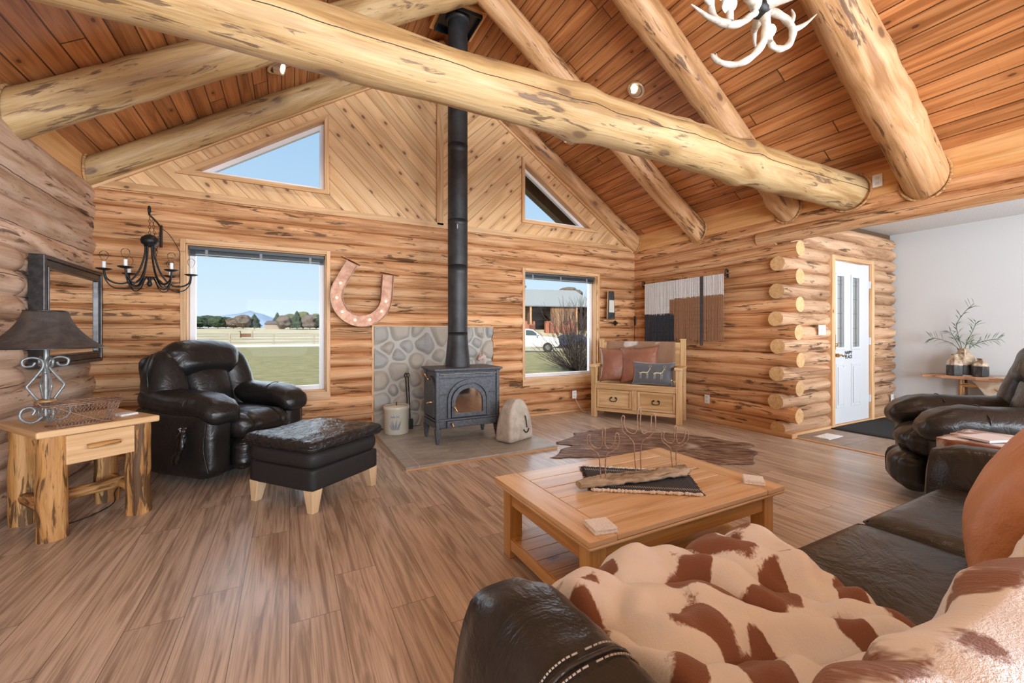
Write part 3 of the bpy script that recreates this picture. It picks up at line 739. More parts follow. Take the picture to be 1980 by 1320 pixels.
# ------------------------------------------------------------------ recliners
def sstep(a, b, x):
    t = max(0, min(1, (x - a) / (b - a))); return t * t * (3 - 2 * t)
def recliner(name, label, loc, rz, W=.95, D=.88, lever=True, group=None, big=False):
    t = thing(name, label, 'recliner', (loc[0], loc[1], 0), rz, group)
    hw = W / 2; L = M_leather
    m = MB(); m.soft((0, .47, .27), (W - .14, .76, .46), .06, 10); m.build('base', L, t)
    for s in (-1, 1):
        def fs(p, s=s):
            p = p.copy(); p.z += .0; f = sstep(-.3, -.43, p.y); p.x -= s * .02 * f; p.z = p.z + (.02 * f if p.z < 0 else 0); return p
        m = MB(); m.soft((s * (hw - .105), .42, .315), (.21, .86, .53), .07, 12, fn=fs, wr=.004, ws=5)
        sp = m.build('arm_panel', L, t)
        m = MB(); prof = [(s * (hw - .02), -.002, .12), (s * (hw - .006), .03, .3), (s * (hw - .02), .02, .50)]
        m.tube(spline(prof, 6), .004, 6); m.build('piping', L, sp)
        def fa(p, s=s):
            p = p.copy(); y = p.y
            p.z -= .055 * sstep(-.22, -.46, y); p.z += .035 * sstep(.05, .4, y)
            p.z *= 1.0
            ga = .008 * sin(y * 75 + p.x * 20) * (sstep(-.12, -.02, p.z * -1) * .3 + .5) * (sstep(.2, -.1, y) * .6 + .3)
            p.z += ga if p.z > -.02 else 0
            return p
        m = MB(); m.soft((s * (hw - .135), .37, .60), (.28, .88, .185), .09, 16, fn=fa, puff=(.012, .01, .018), wr=.008, ws=7)
        ap = m.build('arm_pad', L, t)
        m = MB(); m.tube(spline([(s * (hw - .27), .22, .672), (s * (hw - .135), .215, .715), (s * (hw - .0), .22, .655), (s * (hw + .008), .22, .60)], 6), .0035, 6); m.build('piping', L, ap)
    # seat: middle panel between two side bolsters, then the footrest hanging below
    iw = W - .47
    def seatf(p):
        p = p.copy(); g = abs(p.x) - iw * .27
        p.z -= .022 * math.exp(-(g / .015) ** 2) * (1 if p.z > 0 else 0); p.y += .02 * math.exp(-(g / .015) ** 2) * (1 if p.y < -.2 else 0)
        p.z += .02 * sstep(.1, .3, p.y); return p
    m = MB(); m.soft((0, .27, .415), (iw + .04, .68, .20), .095, 22, fn=seatf, puff=(0, .03, .03), wr=.008, ws=6); m.build('seat_cushion', L, t)
    def ff(p):
        p = p.copy(); g = abs(p.x) - iw * .27
        p.y += .02 * math.exp(-(g / .015) ** 2) * (1 if p.y < 0 else 0)
        e = sstep(iw * .36, iw * .46, abs(p.x)); p.y += .010 * sin(p.z * 120) * e * (1 if p.y < 0 else 0); return p
    m = MB(); m.soft((0, .0 if not big else -.03, .205), (iw + .02, .17, .27), .08, 18, fn=ff, puff=(0, .03, 0), wr=.006); m.build('footrest', L, t)
    # back
    R = Rx(radians(-13))
    m = MB(); m.soft((0, .80, .60), (W - .18, .20, .80), .09, 12, R=R, puff=(0, .02, 0)); bk = m.build('back_frame', L, t)
    for s in (-1, 1):
        def fw(p, s=s):
            p = p.copy(); p.x -= s * .05 * sstep(.05, .33, p.z); p.z -= .05 * sstep(.0, .13, s * p.x); p.y -= .05 * sstep(.0, -.3, p.z)
            p.y -= .006 * sin(p.z * 90) * sstep(-.1, -.25, p.z); return p
        m = MB(); m.soft((s * (hw - .165), .70, .70), (.30, .27, .66), .12, 16, R=R, fn=fw, puff=(0, .02, 0), wr=.006); m.build('back_wing', L, bk)
        m = MB(); m.tube(spline([(s * (hw - .02), .64, .50), (s * (hw - .02), .66, .70), (s * (hw - .035), .70, .88), (s * (hw - .10), .75, 1.0)], 6), .006, 6); m.build('piping', L, bk)
    def fl(p):
        p = p.copy(); p.y -= .012 * sin(p.x * 4) * 0; p.z += 0; return p
    m = MB(); m.soft((0, .645, .67), (iw * .84, .20, .46), .09, 14, R=R, fn=fl, puff=(0, .035, 0), wr=.01, ws=7); m.build('lumbar_cushion', L, bk)
    def fh(p):
        p = p.copy(); e = sstep(.10, .0, p.z + .14) * sstep(.0, .1, .1)
        p.y -= .02 * sstep(0, -.1, p.z)
        p.x *= 1 - .12 * sstep(.02, -.14, p.z); p.z -= .035 * (p.x / .3) ** 2 * (1 if p.z > 0 else .2)
        k = sstep(.25, .31, abs(p.x)); p.y += .009 * sin(p.z * 90) * k; return p
    m = MB(); m.soft((0, .71, .955), (iw * 1.34, .25, .33), .12, 20, R=R, fn=fh, puff=(0, .03, .0), wr=.007); hp = m.build('headrest', L, bk)
    for s in (-1, 1): m = MB(); m.tube(spline([(s * iw * .53, .60, .80), (s * iw * .585, .615, .92), (s * iw * .56, .67, 1.04), (s * iw * .45, .72, 1.085)], 6), .005, 6); m.build('piping', L, hp)
    if lever:
        pm = glassy('plastic_wrap', (.80, .80, .80), .12, .25)
        m = MB(); m.tube(spline([(-hw - .012, .22, .42), (-hw - .03, .20, .36), (-hw - .035, .21, .28), (-hw - .04, .27, .20)], 6), [.02, .024, .02, .014] * 1 and [.018 + .008 * sin(i * .35) for i in range(19)], 10, sq=.5)
        lv = m.build('recline_lever', mk('lever_handle_plastic', (.03, .03, .03), .4), t)
        m = MB(); P = spline([(-hw - .014, .21, .455), (-hw - .034, .20, .40), (-hw - .042, .205, .30), (-hw - .045, .27, .185)], 6)
        m.tube(P, [.034 + .010 * sin(i * 1.3) for i in range(len(P))], 12, sq=.5, wob=.2); m.build('plastic_wrap', pm, lv)
    return t
recliner('recliner', 'black leather recliner in front of the left window, with padded arms and wrapped lever', (-.214, 4.168), radians(43.8))
recliner('recliner', 'dark leather recliner beyond the cowhide side table, near the entry door mat', (3.995, 1.32), radians(-145.2), W=.86, lever=False, big=True)

# ------------------------------------------------------------------ ottoman
t = thing('ottoman', 'square charcoal leather ottoman on tapered pale wood legs', 'ottoman', (.175, 3.41, 0), radians(38.8))
h = .305
for sx in (-1, 1):
    for sy in (-1, 1):
        m = MB(); a, b_ = .042, .024; cx, cy = sx * (h - .045), sy * (h - .045)
        V = [(cx + i * a, cy + j * a, .15) for i, j in ((-1, -1), (1, -1), (1, 1), (-1, 1))] + [(cx + sx * .012 + i * b_, cy + sy * .012 + j * b_, 0) for i, j in ((-1, -1), (1, -1), (1, 1), (-1, 1))]
        m.add(V, [(0, 1, 2, 3), (7, 6, 5, 4), (0, 4, 5, 1), (1, 5, 6, 2), (2, 6, 7, 3), (3, 7, 4, 0)], [[(0, 0), (0, .05), (.02, .05), (.02, 0)]] * 2 + [[(0, 0), (.15, 0), (.15, .08), (0, .08)]] * 4)
        m.build('leg', M_lightwood, t, bevel=.004)
m = MB(); m.soft((0, 0, .215), (2 * h, 2 * h, .15), .022, 10); m.build('base', M_suede, t)
m = MB(); m.soft((0, 0, .345), (2 * h + .01, 2 * h + .01, .135), .06, 16, puff=(.012, .012, .015)); m.build('cushion', M_suede, t)
def otf(p):
    p = p.copy(); k = max(abs(p.x), abs(p.y)) / .33
    if p.z > 0:
        p.z += .012 * noise.fractal(V3((p.x * 9, p.y * 9, 2)), 1, 2, 3) + .006 * abs(noise.noise(V3((p.x * 22, p.y * 22, 5))))
    p.z += .006 * sin((p.x + p.y) * 60) * sstep(.8, 1, k) * .4
    return p
m = MB(); m.soft((0, 0, .435), (2 * h + .06, 2 * h + .06, .075), .034, 26, fn=otf, puff=(0, 0, .018)); tp = m.build('top_pad', leather('shiny_black_leather', (.012, .012, .0135), .25, .7, 16), t)
m = MB(); q = h + .026; m.tube([(-q, -q, .428), (q, -q, .428), (q, q, .428), (-q, q, .428)], .006, 6, closed=True); m.build('piping', M_leather, tp)

# ------------------------------------------------------------------ end table (log legs)
ET = thing('end_table', 'rustic log-legged end table with one drawer, by the left wall', 'table', (-1.22, 3.23, 0), radians(35.7))
TW, TD, TZ = .566, .607, .63
m = MB(); m.seed = .3; m.box(0, TW, 0, TD, TZ - .04, TZ, seed=.3); m.build('table_top', M_maple, ET, bevel=.01, seg=3)
for i, (x, y) in enumerate(((.085, .085), (TW - .085, .085), (.085, TD - .085), (TW - .085, TD - .085))):
    m = MB(); m.seed = .13 + .22 * i
    P = [(x + .003 * sin(k), y, TZ - .04 - (TZ - .04) * k / 8) for k in range(9)]
    m.tube(P, [.064 * (1 + .04 * sin(k * 1.7 + i)) for k in range(9)], 18, wob=.1, capmi=1); m.build('leg', [M_peel, M_end], ET)
for a, b_ in (((.085, .06, .165), (.085, TD - .06, .165)), ((TW - .085, .06, .165), (TW - .085, TD - .06, .165)), ((.07, TD / 2, .17), (TW - .07, TD / 2, .17))):
    m = MB(); m.seed = random.random(); P = [V3(a).lerp(V3(b_), k / 6) for k in range(7)]
    m.tube(P, .036, 14, wob=.08, capmi=1); m.build('stretcher', [M_peel, M_end], ET)
m = MB(); m.box(.12, TW - .12, .05, TD - .05, TZ - .20, TZ - .045, seed=.5); m.build('apron', M_maple, ET)
m = MB(); m.box(.125, TW - .125, .022, .05, TZ - .215, TZ - .045, seed=.9); dr = m.build('drawer', M_maple, ET, bevel=.006)
m = MB(); m.seed = .7; P = [(TW / 2 - .075 + .15 * k / 6, -.004, TZ - .125) for k in range(7)]; m.tube(P, [.012, .016, .016, .016, .016, .016, .012], 12, capmi=1); m.box(TW / 2 - .07, TW / 2 + .07, .0, .024, TZ - .138, TZ - .114); m.build('log_handle', [M_peel, M_end], dr)
def on(par, x, y, z=0):
    a = par.rotation_euler.z; l = par.location
    return (l.x + x * cos(a) - y * sin(a), l.y + x * sin(a) + y * cos(a), z)
# lamp
def scroll(c, r, a0, turns, x0=0):
    pass
t = thing('table_lamp', 'scrolled iron table lamp with flared dark shade on the end table', 'lamp', (-1.285, 3.515, TZ), radians(25))
m = MB(); m.tube([(0, 0, .05), (0, 0, .49)], .011, 10); m.lathe([(.012, .30), (.017, .31), (.012, .32)], n=12); m.build('pole', M_pewter, t)
for k in range(4):
    a = pi / 2 * k + .2; ca, sa = cos(a), sin(a)
    def pr(L): return [(r * ca, r * sa, z) for r, z in L]
    m = MB()
    m.tube(spline(pr([(.015, .045), (.05, .02), (.085, .03), (.105, .062), (.095, .10), (.065, .11), (.045, .09), (.055, .065)]), 6), .008, 8)
    m.build('foot_scroll', M_pewter, t)
    m = MB()
    m.tube([V3(q) for q in pr([(.012, .10), (.03, .14), (.078, .225), (.078, .235)])] + spline(pr([(.07, .245), (.035, .30), (.012, .345), (.02, .385), (.06, .40), (.095, .385), (.09, .352), (.058, .35), (.045, .37)]), 6), .007, 8)
    m.build('bracket_scroll', M_pewter, t)
m = MB(); m.lathe([(.045, .13), (.05, .138), (.042, .15), (.02, .152)], n=12); m.build('acorn_collar', mk('tarnished_gold', (.45, .28, .12), .5, .5), t)
sh = speck('dark_suede_shade', (.045, .035, .030), (.075, .055, .045), 18, .75, .15)
m = MB(); n_ = 8
prof = [(.26, .455), (.20, .50), (.15, .555), (.115, .61), (.092, .675)]
m.lathe(spline([(r, 0, z) for r, z in prof], 4) and [(p.x, p.z) for p in spline([(r, 0, z) for r, z in prof], 4)], n=36); m.build('lamp_shade', sh, t, solid=.003)
m = MB(); m.lathe([(.262, .452), (.264, .458), (.258, .459)], n=36); m.lathe([(.094, .672), (.096, .678), (.090, .679)], n=36); m.build('shade_rim', M_leather, t)
# cord under the table
m = MB(); m.tube(spline([(-1.15, 3.93, .36), (-1.05, 4.0, .34), (-.98, 3.98, .25), (-1.0, 3.9, .16), (-1.06, 3.83, .09), (-1.05, 3.76, .03), (-1.12, 3.62, .01), (-1.25, 3.5, .006)], 8), .0035, 6)
tag(m.build('lamp_cord', M_black), 'thin black lamp cord hanging behind the end table to the floor', 'cord')
# wire basket
t = thing('wire_basket', 'oblong rusty wire basket on the end table in front of the lamp', 'basket', on(ET, .21, .105, TZ), radians(35.7))
def rectloop(w, d, z, bow=0): return [(-w, -d, z), (0, -d - bow, z), (w, -d, z), (w, d, z), (0, d + bow, z), (-w, d, z)]
m = MB(); m.tube(rectloop(.13, .06, .004), .003, 6, closed=True); m.tube(rectloop(.165, .085, .125), .0035, 6, closed=True); m.tube(rectloop(.168, .088, .135), .003, 6, closed=True); m.build('rim', M_wire, t)
m = MB()
def bp(u, f):
    """point on the tapered wall: u runs round the rectangle 0..1, f bottom to top"""
    w, d = lerp(.13, .165, f), lerp(.06, .085, f)
    s_ = (u % 1) * 2 * (2 * w + 2 * d)
    for (x, y), (dx, dy), L in (((-w, -d), (1, 0), 2 * w), ((w, -d), (0, 1), 2 * d), ((w, d), (-1, 0), 2 * w), ((-w, d), (0, -1), 2 * d)):
        L2 = L * 2
        if s_ <= L2: return (x + dx * s_ / 2, y + dy * s_ / 2, .004 + .125 * f)
        s_ -= L2
    return (-w, -d, .004 + .125 * f)
NW = 26
for i in range(NW):
    m.tube([bp((i + (k % 2) * .5 + (.12 if k % 2 else -.12)) / NW, k / 5) for k in range(6)], .0015, 4, caps=False)
    m.tube([bp((i + (1 - (k % 2)) * .5 + (-.12 if k % 2 else .12)) / NW, k / 5) for k in range(6)], .0015, 4, caps=False)
for i in range(9): m.tube([(-.13 + .26 * i / 8, -.06, .004), (-.13 + .26 * ((i * 3) % 9) / 8, .06, .004)], .0015, 4, caps=False)
m.build('wire_mesh', M_wire, t)
for s in (-1, 1):
    m = MB(); m.tube(spline([(s * .168, -.03, .132), (s * .18, -.02, .15), (s * .182, 0, .156), (s * .18, .02, .15), (s * .168, .03, .132)], 4), .003, 6); m.build('handle', M_wire, t)
m = MB(); m.tube(spline([(-.14, -.087, .13), (-.02, -.105, .06), (.09, -.10, .012), (.15, -.085, .03)], 6), .0028, 6); m.build('bail_wire', M_wire, t)
def coaster(label, loc, rz, s=.10, grp=None, th=.012, lift=None):
    m = MB(); m.box(-s / 2, s / 2, -s / 2, s / 2, 0, th * .5); m.box(-s / 2 + .001, s / 2 - .001, -s / 2 + .001, s / 2 - .001, th * .5, th)
    o = m.build('coaster', M_marble, None, loc=loc, rot=(0, 0, rz), bevel=.003); tag(o, label, 'coaster', grp); return o
coaster('single pale stone coaster on the right of the end table', on(ET, .46, .22, TZ), radians(50), .105)

# ------------------------------------------------------------------ coffee table
CT = thing('coffee_table', 'low square honey pine coffee table with a bottom shelf', 'table', (.975, 1.23, 0))
CW, CD, CZ = 1.24, .81, .40
m = MB(); fr = .135
m.box(0, fr, 0, CD, CZ - .022, CZ, seed=.2); m.box(CW - fr, CW, 0, CD, CZ - .022, CZ, seed=.75)
nb = 6; bw = CD / nb
for k in range(nb): m.box(fr + .003, CW - fr - .003, k * bw + .0025, (k + 1) * bw - .0025, CZ - .022, CZ - .0006, seed=(.13 + .31 * k) % 1)
tt = m.build('table_top', M_pine, CT, bevel=.0025)
m = MB(); m.box(-.0, CW, 0, CD, CZ - .038, CZ - .0235, seed=.4); m.build('top_moulding', M_pine, tt, bevel=.006)
m = MB(); m.box(fr - .002, CW - fr + .002, .004, CD - .004, CZ - .0236, CZ - .012); m.build('groove_backing', mk('dark_groove', (.10, .05, .02), .8), tt)
for x in (.035, CW - .035 - .075):
    for y in (.035, CD - .035 - .075):
        m = MB(); m.box(x, x + .075, y, y + .075, .0, CZ - .038, seed=(x * 3 + y * 5) % 1); m.build('leg', M_pineD, CT, bevel=.004)
for a in ((.11, CW - .11, .045, .065), (.11, CW - .11, CD - .065, CD - .045)):
    m = MB(); m.box(*a, CZ - .125, CZ - .038, seed=random.random()); m.build('apron', M_pineD, CT, bevel=.002)
for a in ((.045, .065, .11, CD - .11), (CW - .065, CW - .045, .11, CD - .11)):
    m = MB(); m.box(*a, CZ - .125, CZ - .038, seed=random.random()); m.build('apron', M_pineD, CT, bevel=.002)
m = MB()
for k in range(7):
    d = (CD - .10) / 7; m.box(.05, CW - .05, .05 + k * d + .001, .05 + (k + 1) * d - .001, .085, .103, seed=(.17 * k + .05) % 1)
sh_ = m.build('shelf', M_pineD, CT, bevel=.0015)
m = MB(); m.box(.11, CW - .11, .04, .058, .045, .10, seed=.6); m.box(.11, CW - .11, CD - .058, CD - .04, .045, .10, seed=.3); m.box(.04, .058, .11, CD - .11, .045, .10, seed=.1); m.box(CW - .058, CW - .04, .11, CD - .11, .045, .10, seed=.8); m.build('shelf_rail', M_pineD, sh_, bevel=.002)
coaster('pale stone coasters stacked on the near left corner of the coffee table', (1.085, 1.30, CZ), radians(-12), .10, th=.022)
coaster('pale stone coasters stacked at the far right end of the coffee table', (2.125, 1.335, CZ), radians(38), .095, th=.024)
# runner
t = thing('table_runner', 'charcoal woven runner with white shaggy edging under the driftwood', 'runner', (0, 0, CZ), 0)
rc = [(1.49, 1.945), (1.31, 1.63), (1.725, 1.335), (1.925, 1.60)]     # far-left, near-left, near-right, far-right
def rp(a, b_):
    p = V3((*rc[0], 0)).lerp(V3((*rc[3], 0)), a); q = V3((*rc[1], 0)).lerp(V3((*rc[2], 0)), a)
    return p.lerp(q, b_)
mw = mk('charcoal_weave', (.05, .055, .07), .95); g = G(mw); u, v = g.uv()
wv = g.noise(g.comb(g.math('MULTIPLY', u, 160), g.math('MULTIPLY', v, 60), 0.0), 1.0, 2.0); g.color(g.ramp(wv, [(.4, (.012, .014, .022)), (.62, (.09, .10, .125))])); g.bump(wv, .6, .004)
m = MB(); m.grid(24, 18, lambda a, b_: tuple(rp(a, b_) + V3((0, 0, .006 + .002 * noise.noise(rp(a, b_) * 12)))), lambda a, b_: (a, b_)); m.build('woven_cloth', mw, t, solid=.004)
M_wool = mk('white_wool', (.78, .76, .72), .95)
m = MB()
for b_ in (0.0, 1.0):
    m = MB()
    for k in range(70):
        p = rp(k / 69, b_); m.ball((p.x + random.uniform(-.004, .004), p.y + random.uniform(-.005, .005), .008), random.uniform(.006, .010), 5)
    m.build('shaggy_edge', M_wool, t)
m = MB()
for b_ in (.16, .84):
    m = MB()
    for k in range(46):
        p = rp((k + .5) / 46, b_ - .03); q = rp((k + .9) / 46, b_ + .03); m.tube([p + V3((0, 0, .0105)), q + V3((0, 0, .0105))], .0016, 4)
    m.build('white_stitching', M_wool, t)
m = MB()
for a in (0.0, 1.0):
    m = MB()
    for k in range(40):
        p = rp(a, (k + .5) / 40); q = rp(a + (.035 if a else -.035) * random.uniform(.6, 1.2), (k + .5 + random.uniform(-.4, .4)) / 40); m.tube([p + V3((0, 0, .006)), q + V3((0, 0, .003))], .0016, 4)
    m.build('fringe', mw, t)
# driftwood with three wire figures
t = thing('driftwood_holder', 'weathered driftwood plank holding three bent wire shapes on the coffee table', 'ornament', (0, 0, CZ + .012), 0)
a = V3((1.255, 1.665, .016)); b_ = V3((1.93, 1.585, .016)); d = (b_ - a).normalized(); nn = V3((-d.y, d.x, 0))
def drift(u, w):
    wd = (.062 + .02 * noise.noise(V3((u * 5, 1, 3))) + .012 * noise.noise(V3((u * 23, 8, 3)))) * (.55 + .45 * min(1, u * 6)) * (.6 + .4 * min(1, (1 - u) * 9))
    an = w * 2 * pi
    p = a.lerp(b_, u) + nn * (wd * cos(an) + .012 * sin(u * 7)) + V3((0, 0, .017 * sin(an)))
    p += V3((0, 0, .010 * noise.fractal(V3((u * 14, cos(an) * 5, 1)), 1, 2, 4))) + nn * .006 * noise.noise(V3((u * 40, an, 0)))
    p.z = max(p.z, .0); return p
m = MB(); m.seed = .4; m.grid(70, 20, lambda u, w: tuple(drift(u, w)), lambda u, w: (u * .68, w * .2), flip=True)
for e in (0, 1):
    P = [tuple(drift(e, k / 20)) for k in range(20)]; m.add(P, [list(range(20)) if e else list(range(20))[::-1]])
m.build('driftwood_plank', M_grey, t)
ra = V3((.884, -.468, 0))
for (bx, by, base, sc_, H) in ((1.40, 1.655, .03, 1.0, .262), (1.625, 1.64, .03, 1.12, .35), (1.85, 1.60, .03, .9, .235)):
    o = V3((bx, by, .026)); k = sc_
    def F(L): return [o + ra * (x * k) + V3((0, 0, z * H / .262)) + V3((.468, .884, 0)) * (.012 * sin(z * 20)) for x, z in L]
    m = MB()
    m.tube(spline(F([(-.012, 0), (-.016, .06), (-.022, .115), (-.045, .14), (-.075, .165), (-.085, .20), (-.08, .225), (-.07, .222), (-.072, .19), (-.05, .162), (-.02, .155), (-.008, .18), (-.008, .245), (0, .262), (.006, .245), (.006, .18), (.022, .155), (.045, .165), (.055, .19), (.057, .225), (.066, .235), (.075, .22), (.075, .175), (.055, .145), (.022, .125), (.014, .10), (.012, .05), (.012, 0)]), 4), .0032, 6)
    m.build('bent_wire', M_wire, t)

# ------------------------------------------------------------------ sofa in the foreground
SF = thing('sofa', 'large dark leather sofa in the foreground facing the coffee table', 'sofa', (0, 0, 0))
X0, X1, XA, XB = .29, 3.06, .61, 2.77
m = MB(); m.box(X0 + .06, X1 - .06, -.22, .74, .06, .30); m.build('base', M_leather2, SF, bevel=.02)
for i, (a, b_) in enumerate(((XA, 1.275), (1.28, 1.962), (1.968, XB))):
    def fc(p, w=(b_ - a)):
        p = p.copy()
        if p.z > 0: p.z += .004 * noise.fractal(V3((p.x * 3, p.y * 16, i * 5)), 1, 2, 2)
        p.z -= .012 * sstep(w / 2 - .09, w / 2, abs(p.x)) if p.z > 0 else 0
        return p
    m = MB(); m.soft(((a + b_) / 2, .50, .375), (b_ - a, .62, .155), .035, 22, fn=fc, puff=(0, 0, .018)); c = m.build('seat_cushion', M_leather2, SF)
    m = MB(); z = .437; q = .004
    m.tube([(a + .02, .22, z), (a + q, .26, z), (a + q, .78, z - .004), (a + .02, .806, z - .004), (b_ - .02, .806, z - .004), (b_ - q, .78, z - .004), (b_ - q, .26, z)], .0045, 6); m.build('piping', M_leather2, c)
    m = MB(); m.soft(((a + b_) / 2, .085, .60), (b_ - a, .20, .36), .08, 12, R=Rx(radians(12)), puff=(0, .03, 0), wr=.006); m.build('back_cushion', M_leather2, SF)
for cx_ in (X0 + .17, X1 - .15):
    m = MB(); m.soft((cx_, -.01, .58), (.31, .34, .40), .09, 10); m.build('back_end', M_leather2, SF)
m = MB(); m.soft(((X0 + X1) / 2, -.14, .42), (X1 - X0 - .1, .20, .68), .07, 12); m.build('back_frame', M_leather2, SF)
def armprof(k, w, h, cx):
    """outline of an arm: k in 0..1 from bottom outer edge over the top to bottom inner edge"""
    an = pi * k
    c, s_ = cos(an), sin(an)
    x = -math.copysign(abs(c) ** .55, c); z = abs(s_) ** .62
    return cx + x * w / 2, .06 + z * (h - .06)
for (cx, sd, w) in ((.44, -1, .31), (2.915, 1, .29)):
    H = .625
    def fa(u, k, cx=cx, w=w):
        x, z = armprof(k, w, H, cx); y = lerp(-.24, .90, u)
        f = sstep(.86, 1.0, u)
        y -= .02 * f
        x = cx + (x - cx) * (1 - .16 * f ** 2); z = .06 + (z - .06) * (1 - .06 * f ** 2)
        x0 = x; z += .006 * noise.fractal(V3((u * 18 + k * 6, k * 3, cx)), 1, 2, 3) * sin(pi * k)
        z -= .012 * sstep(.62, .72, u) * (1 - sstep(.72, .86, u)) * 0
        return (x, y, z)
    m = MB(); m.grid(44, 30, fa, lambda a, b_: (a, b_), flip=False)
    P = [fa(1.0, k / 30) for k in range(31)]
    inner = [(cx + (x - cx) * .86, y + .012, .06 + (z - .06) * .9) for x, y, z in P]
    m.add(P + inner, [(k, k + 1, k + 32, k + 31) for k in range(30)], smooth=True)
    m.add(inner, [list(range(31))], smooth=False)
    m.box(cx - w * .35, cx + w * .35, -.24, .88, .03, .08)
    ar = m.build('arm', M_leather2, SF)
    for yy in (.545, .575):
        m = MB()
        for k in range(8, 92):
            a_, b_ = k / 100 + .001, k / 100 + .0075
            u = (yy + .24) / 1.14
            pa, pb = V3(fa(u, a_)), V3(fa(u, b_)); n_ = (pa - V3((cx, yy, .3))).normalized() * .003
            m.tube([pa + n_, pb + n_], .0022, 4)
        m.build('stitching', M_stitch, ar)
    m = MB(); m.tube([V3(fa((.56 + .24) / 1.14, k / 40)) * 1.0 + V3((0, 0, .001)) for k in range(2, 39)], .005, 6); m.build('seam', M_leather2, ar)
for x in (X0 + .12, X1 - .12):
    for y in (-.15, .68):
        m = MB(); m.lathe([(.03, .062), (.025, 0), (.001, 0)], (x, y, 0), 12); m.build('foot', M_black, SF)
# cow-print throw blanket
m = MB()
def blank(u, w):
    # u: across (x); w: from the front lip of the seat, back over it, up the backrest and over its top
    L = w * 1.28
    if L < .10: y = .858; z = .36 + L
    elif L < .66: y = .858 - (L - .10) * 1.0; z = .466
    elif L < 1.06:
        k = (L - .66) / .40; y = .298 - .115 * k; z = .466 + .325 * k
    else: y = .183 - (L - 1.06); z = .80 + .01 * sin((L - 1.06) * 12)
    k = L - .66
    xr = lerp(1.36, 1.19, sstep(.18, .60, L)) + .02 * noise.noise(V3((L * 9, 0, 1)))
    if k > 0: xr += .25 * sstep(0, .3, k)
    xl = .60 - .22 * sstep(.0, .35, k)
    x = lerp(xl, xr, u)
    if L < .10: y += .05 * (1 - sstep(.35, .6, u)) * sstep(0, .1, L)
    yy = y + (.045 * (1 - sstep(.4, .65, u)) * sstep(.45, .1, L) if .1 <= L < .66 else 0)
    if .1 <= L < .66: y = yy
    e = min(u, 1 - u)
    wx = x + .05 * noise.noise(V3((x * 4, y * 4, 7))); wy = y + .05 * noise.noise(V3((x * 4, y * 4, 2)))
    an = math.atan2(wy - .16, wx - 1.30) if k < 0 else x * 1.4 + 2
    ph = an * (12.5 if k < 0 else 11) + 2.2 * noise.noise(V3((wx * 3.5, wy * 3.5, 0))) + .6
    f = abs(sin(ph)) ** .65 * (.65 + .7 * noise.noise(V3((wx * 5, wy * 5, 21))))
    f2 = 1 - abs(noise.noise(V3((wx * 7, wy * 7, 11)))) * 2
    fl = .070 * f * (.55 + .45 * sstep(.0, .25, L)) + .020 * max(0, f2) + .020 * noise.noise(V3((x * 16, L * 15, 4))) + .012
    fl *= sstep(0, .04, e) * .7 + .3
    if k > 0: fl = fl * lerp(.8, .42, sstep(0, .3, k))
    fl = max(fl, .004)
    if L < .10: return (x, y + .012 + fl * .6, z + fl * .6)
    if L < .66: return (x, y, z + .010 + fl)
    if L < 1.06: return (x, y + .016 + fl * .7, z + .012 + fl * .5)
    return (x, y, z + .02 + fl * .5)
m.grid(110, 160, blank, lambda a, b_: (a * .75, b_ * 1.25))
M_cow = hide('cow_print_fleece', (.89, .93, .99), (.26, .12, .08), 6.6, .53, .012, .95, use_obj=False)
o = m.build('throw_blanket', M_cow, None, solid=.012, subsurf=1); tag(o, 'fluffy brown and white cow-print blanket heaped over the sofa seat and back', 'blanket')
# cushions
def pillow(name, label, loc, R, s, th, mat, n=26, pinch=.24, wr=.006, corner=.02, group=None, sd=1.0):
    m = MB(); w, h_ = s
    for sg in (1, -1):
        def f(a, b_):
            x, y = 2 * a - 1, 2 * b_ - 1
            px, py = math.copysign(abs(x) ** .9, x), math.copysign(abs(y) ** .9, y)
            e = (max(0, 1 - x * x) * max(0, 1 - y * y)) ** .42
            X = px * w / 2 * (1 - pinch * (1 - y * y) ** 1.0 * abs(px) * .5 * -1 * -1) ; Z = py * h_ / 2 * (1 - pinch * (1 - x * x) * abs(py) * .5)
            wk = wr * noise.fractal(V3((X * 9, Z * 9, sd * 7 + sg)), 1, 2, 3) + wr * .9 * sin((X if abs(y) > abs(x) else Z) * 95) * max(abs(x), abs(y)) ** 6
            return (X, -sg * (th / 2 * e + wk * e ** .3), Z)
        m.grid(n, n, f, lambda a, b_: (a * w, b_ * h_), flip=(sg < 0))
    m.weld = True
    o = m.build(name, mat, None, loc=loc); o.rotation_euler = R; tag(o, label, 'pillow', group); return o
pillow('throw_pillow', 'big orange leather pillow leaning on the sofa back', (1.90, .37, .70), (radians(-24), radians(6), radians(-166)), (.50, .50), .20, M_orange, sd=3, wr=.004)

# ------------------------------------------------------------------ side table with cowhide cover between sofa and recliner
t = thing('side_table', 'wooden side table between the sofa arm and the second recliner', 'table', (3.12, .40, 0))
m = MB(); m.box(0, .42, 0, .52, .56, .60, seed=.4); m.build('table_top', M_pineB, t, bevel=.006)
for x in (.03, .35):
    for y in (.03, .45):
        m = MB(); m.box(x, x + .04, y, y + .04, 0, .56, seed=.2); m.build('leg', M_pineB, t, bevel=.003)
m = MB(); m.box(.05, .37, .05, .47, .40, .56, seed=.6); m.build('apron', M_pineB, t)
M_hideR = hide('red_brown_cowhide', (.32, .11, .045), (.80, .75, .68), 6.5, .50, .02, .6, cc=(.12, .035, .015))
m = MB()
def cover(a, b_):
    x = lerp(-.055, .47, a); y = lerp(-.03, .56, b_)
    z = .612
    dx = max(0, -x, x - .42); dy = max(0, y - .52)
    return (min(max(x, -.012 - .001), .432) if dx else x, min(y, .532), z - dx * 1.6 - dy * 1.8 - .0)
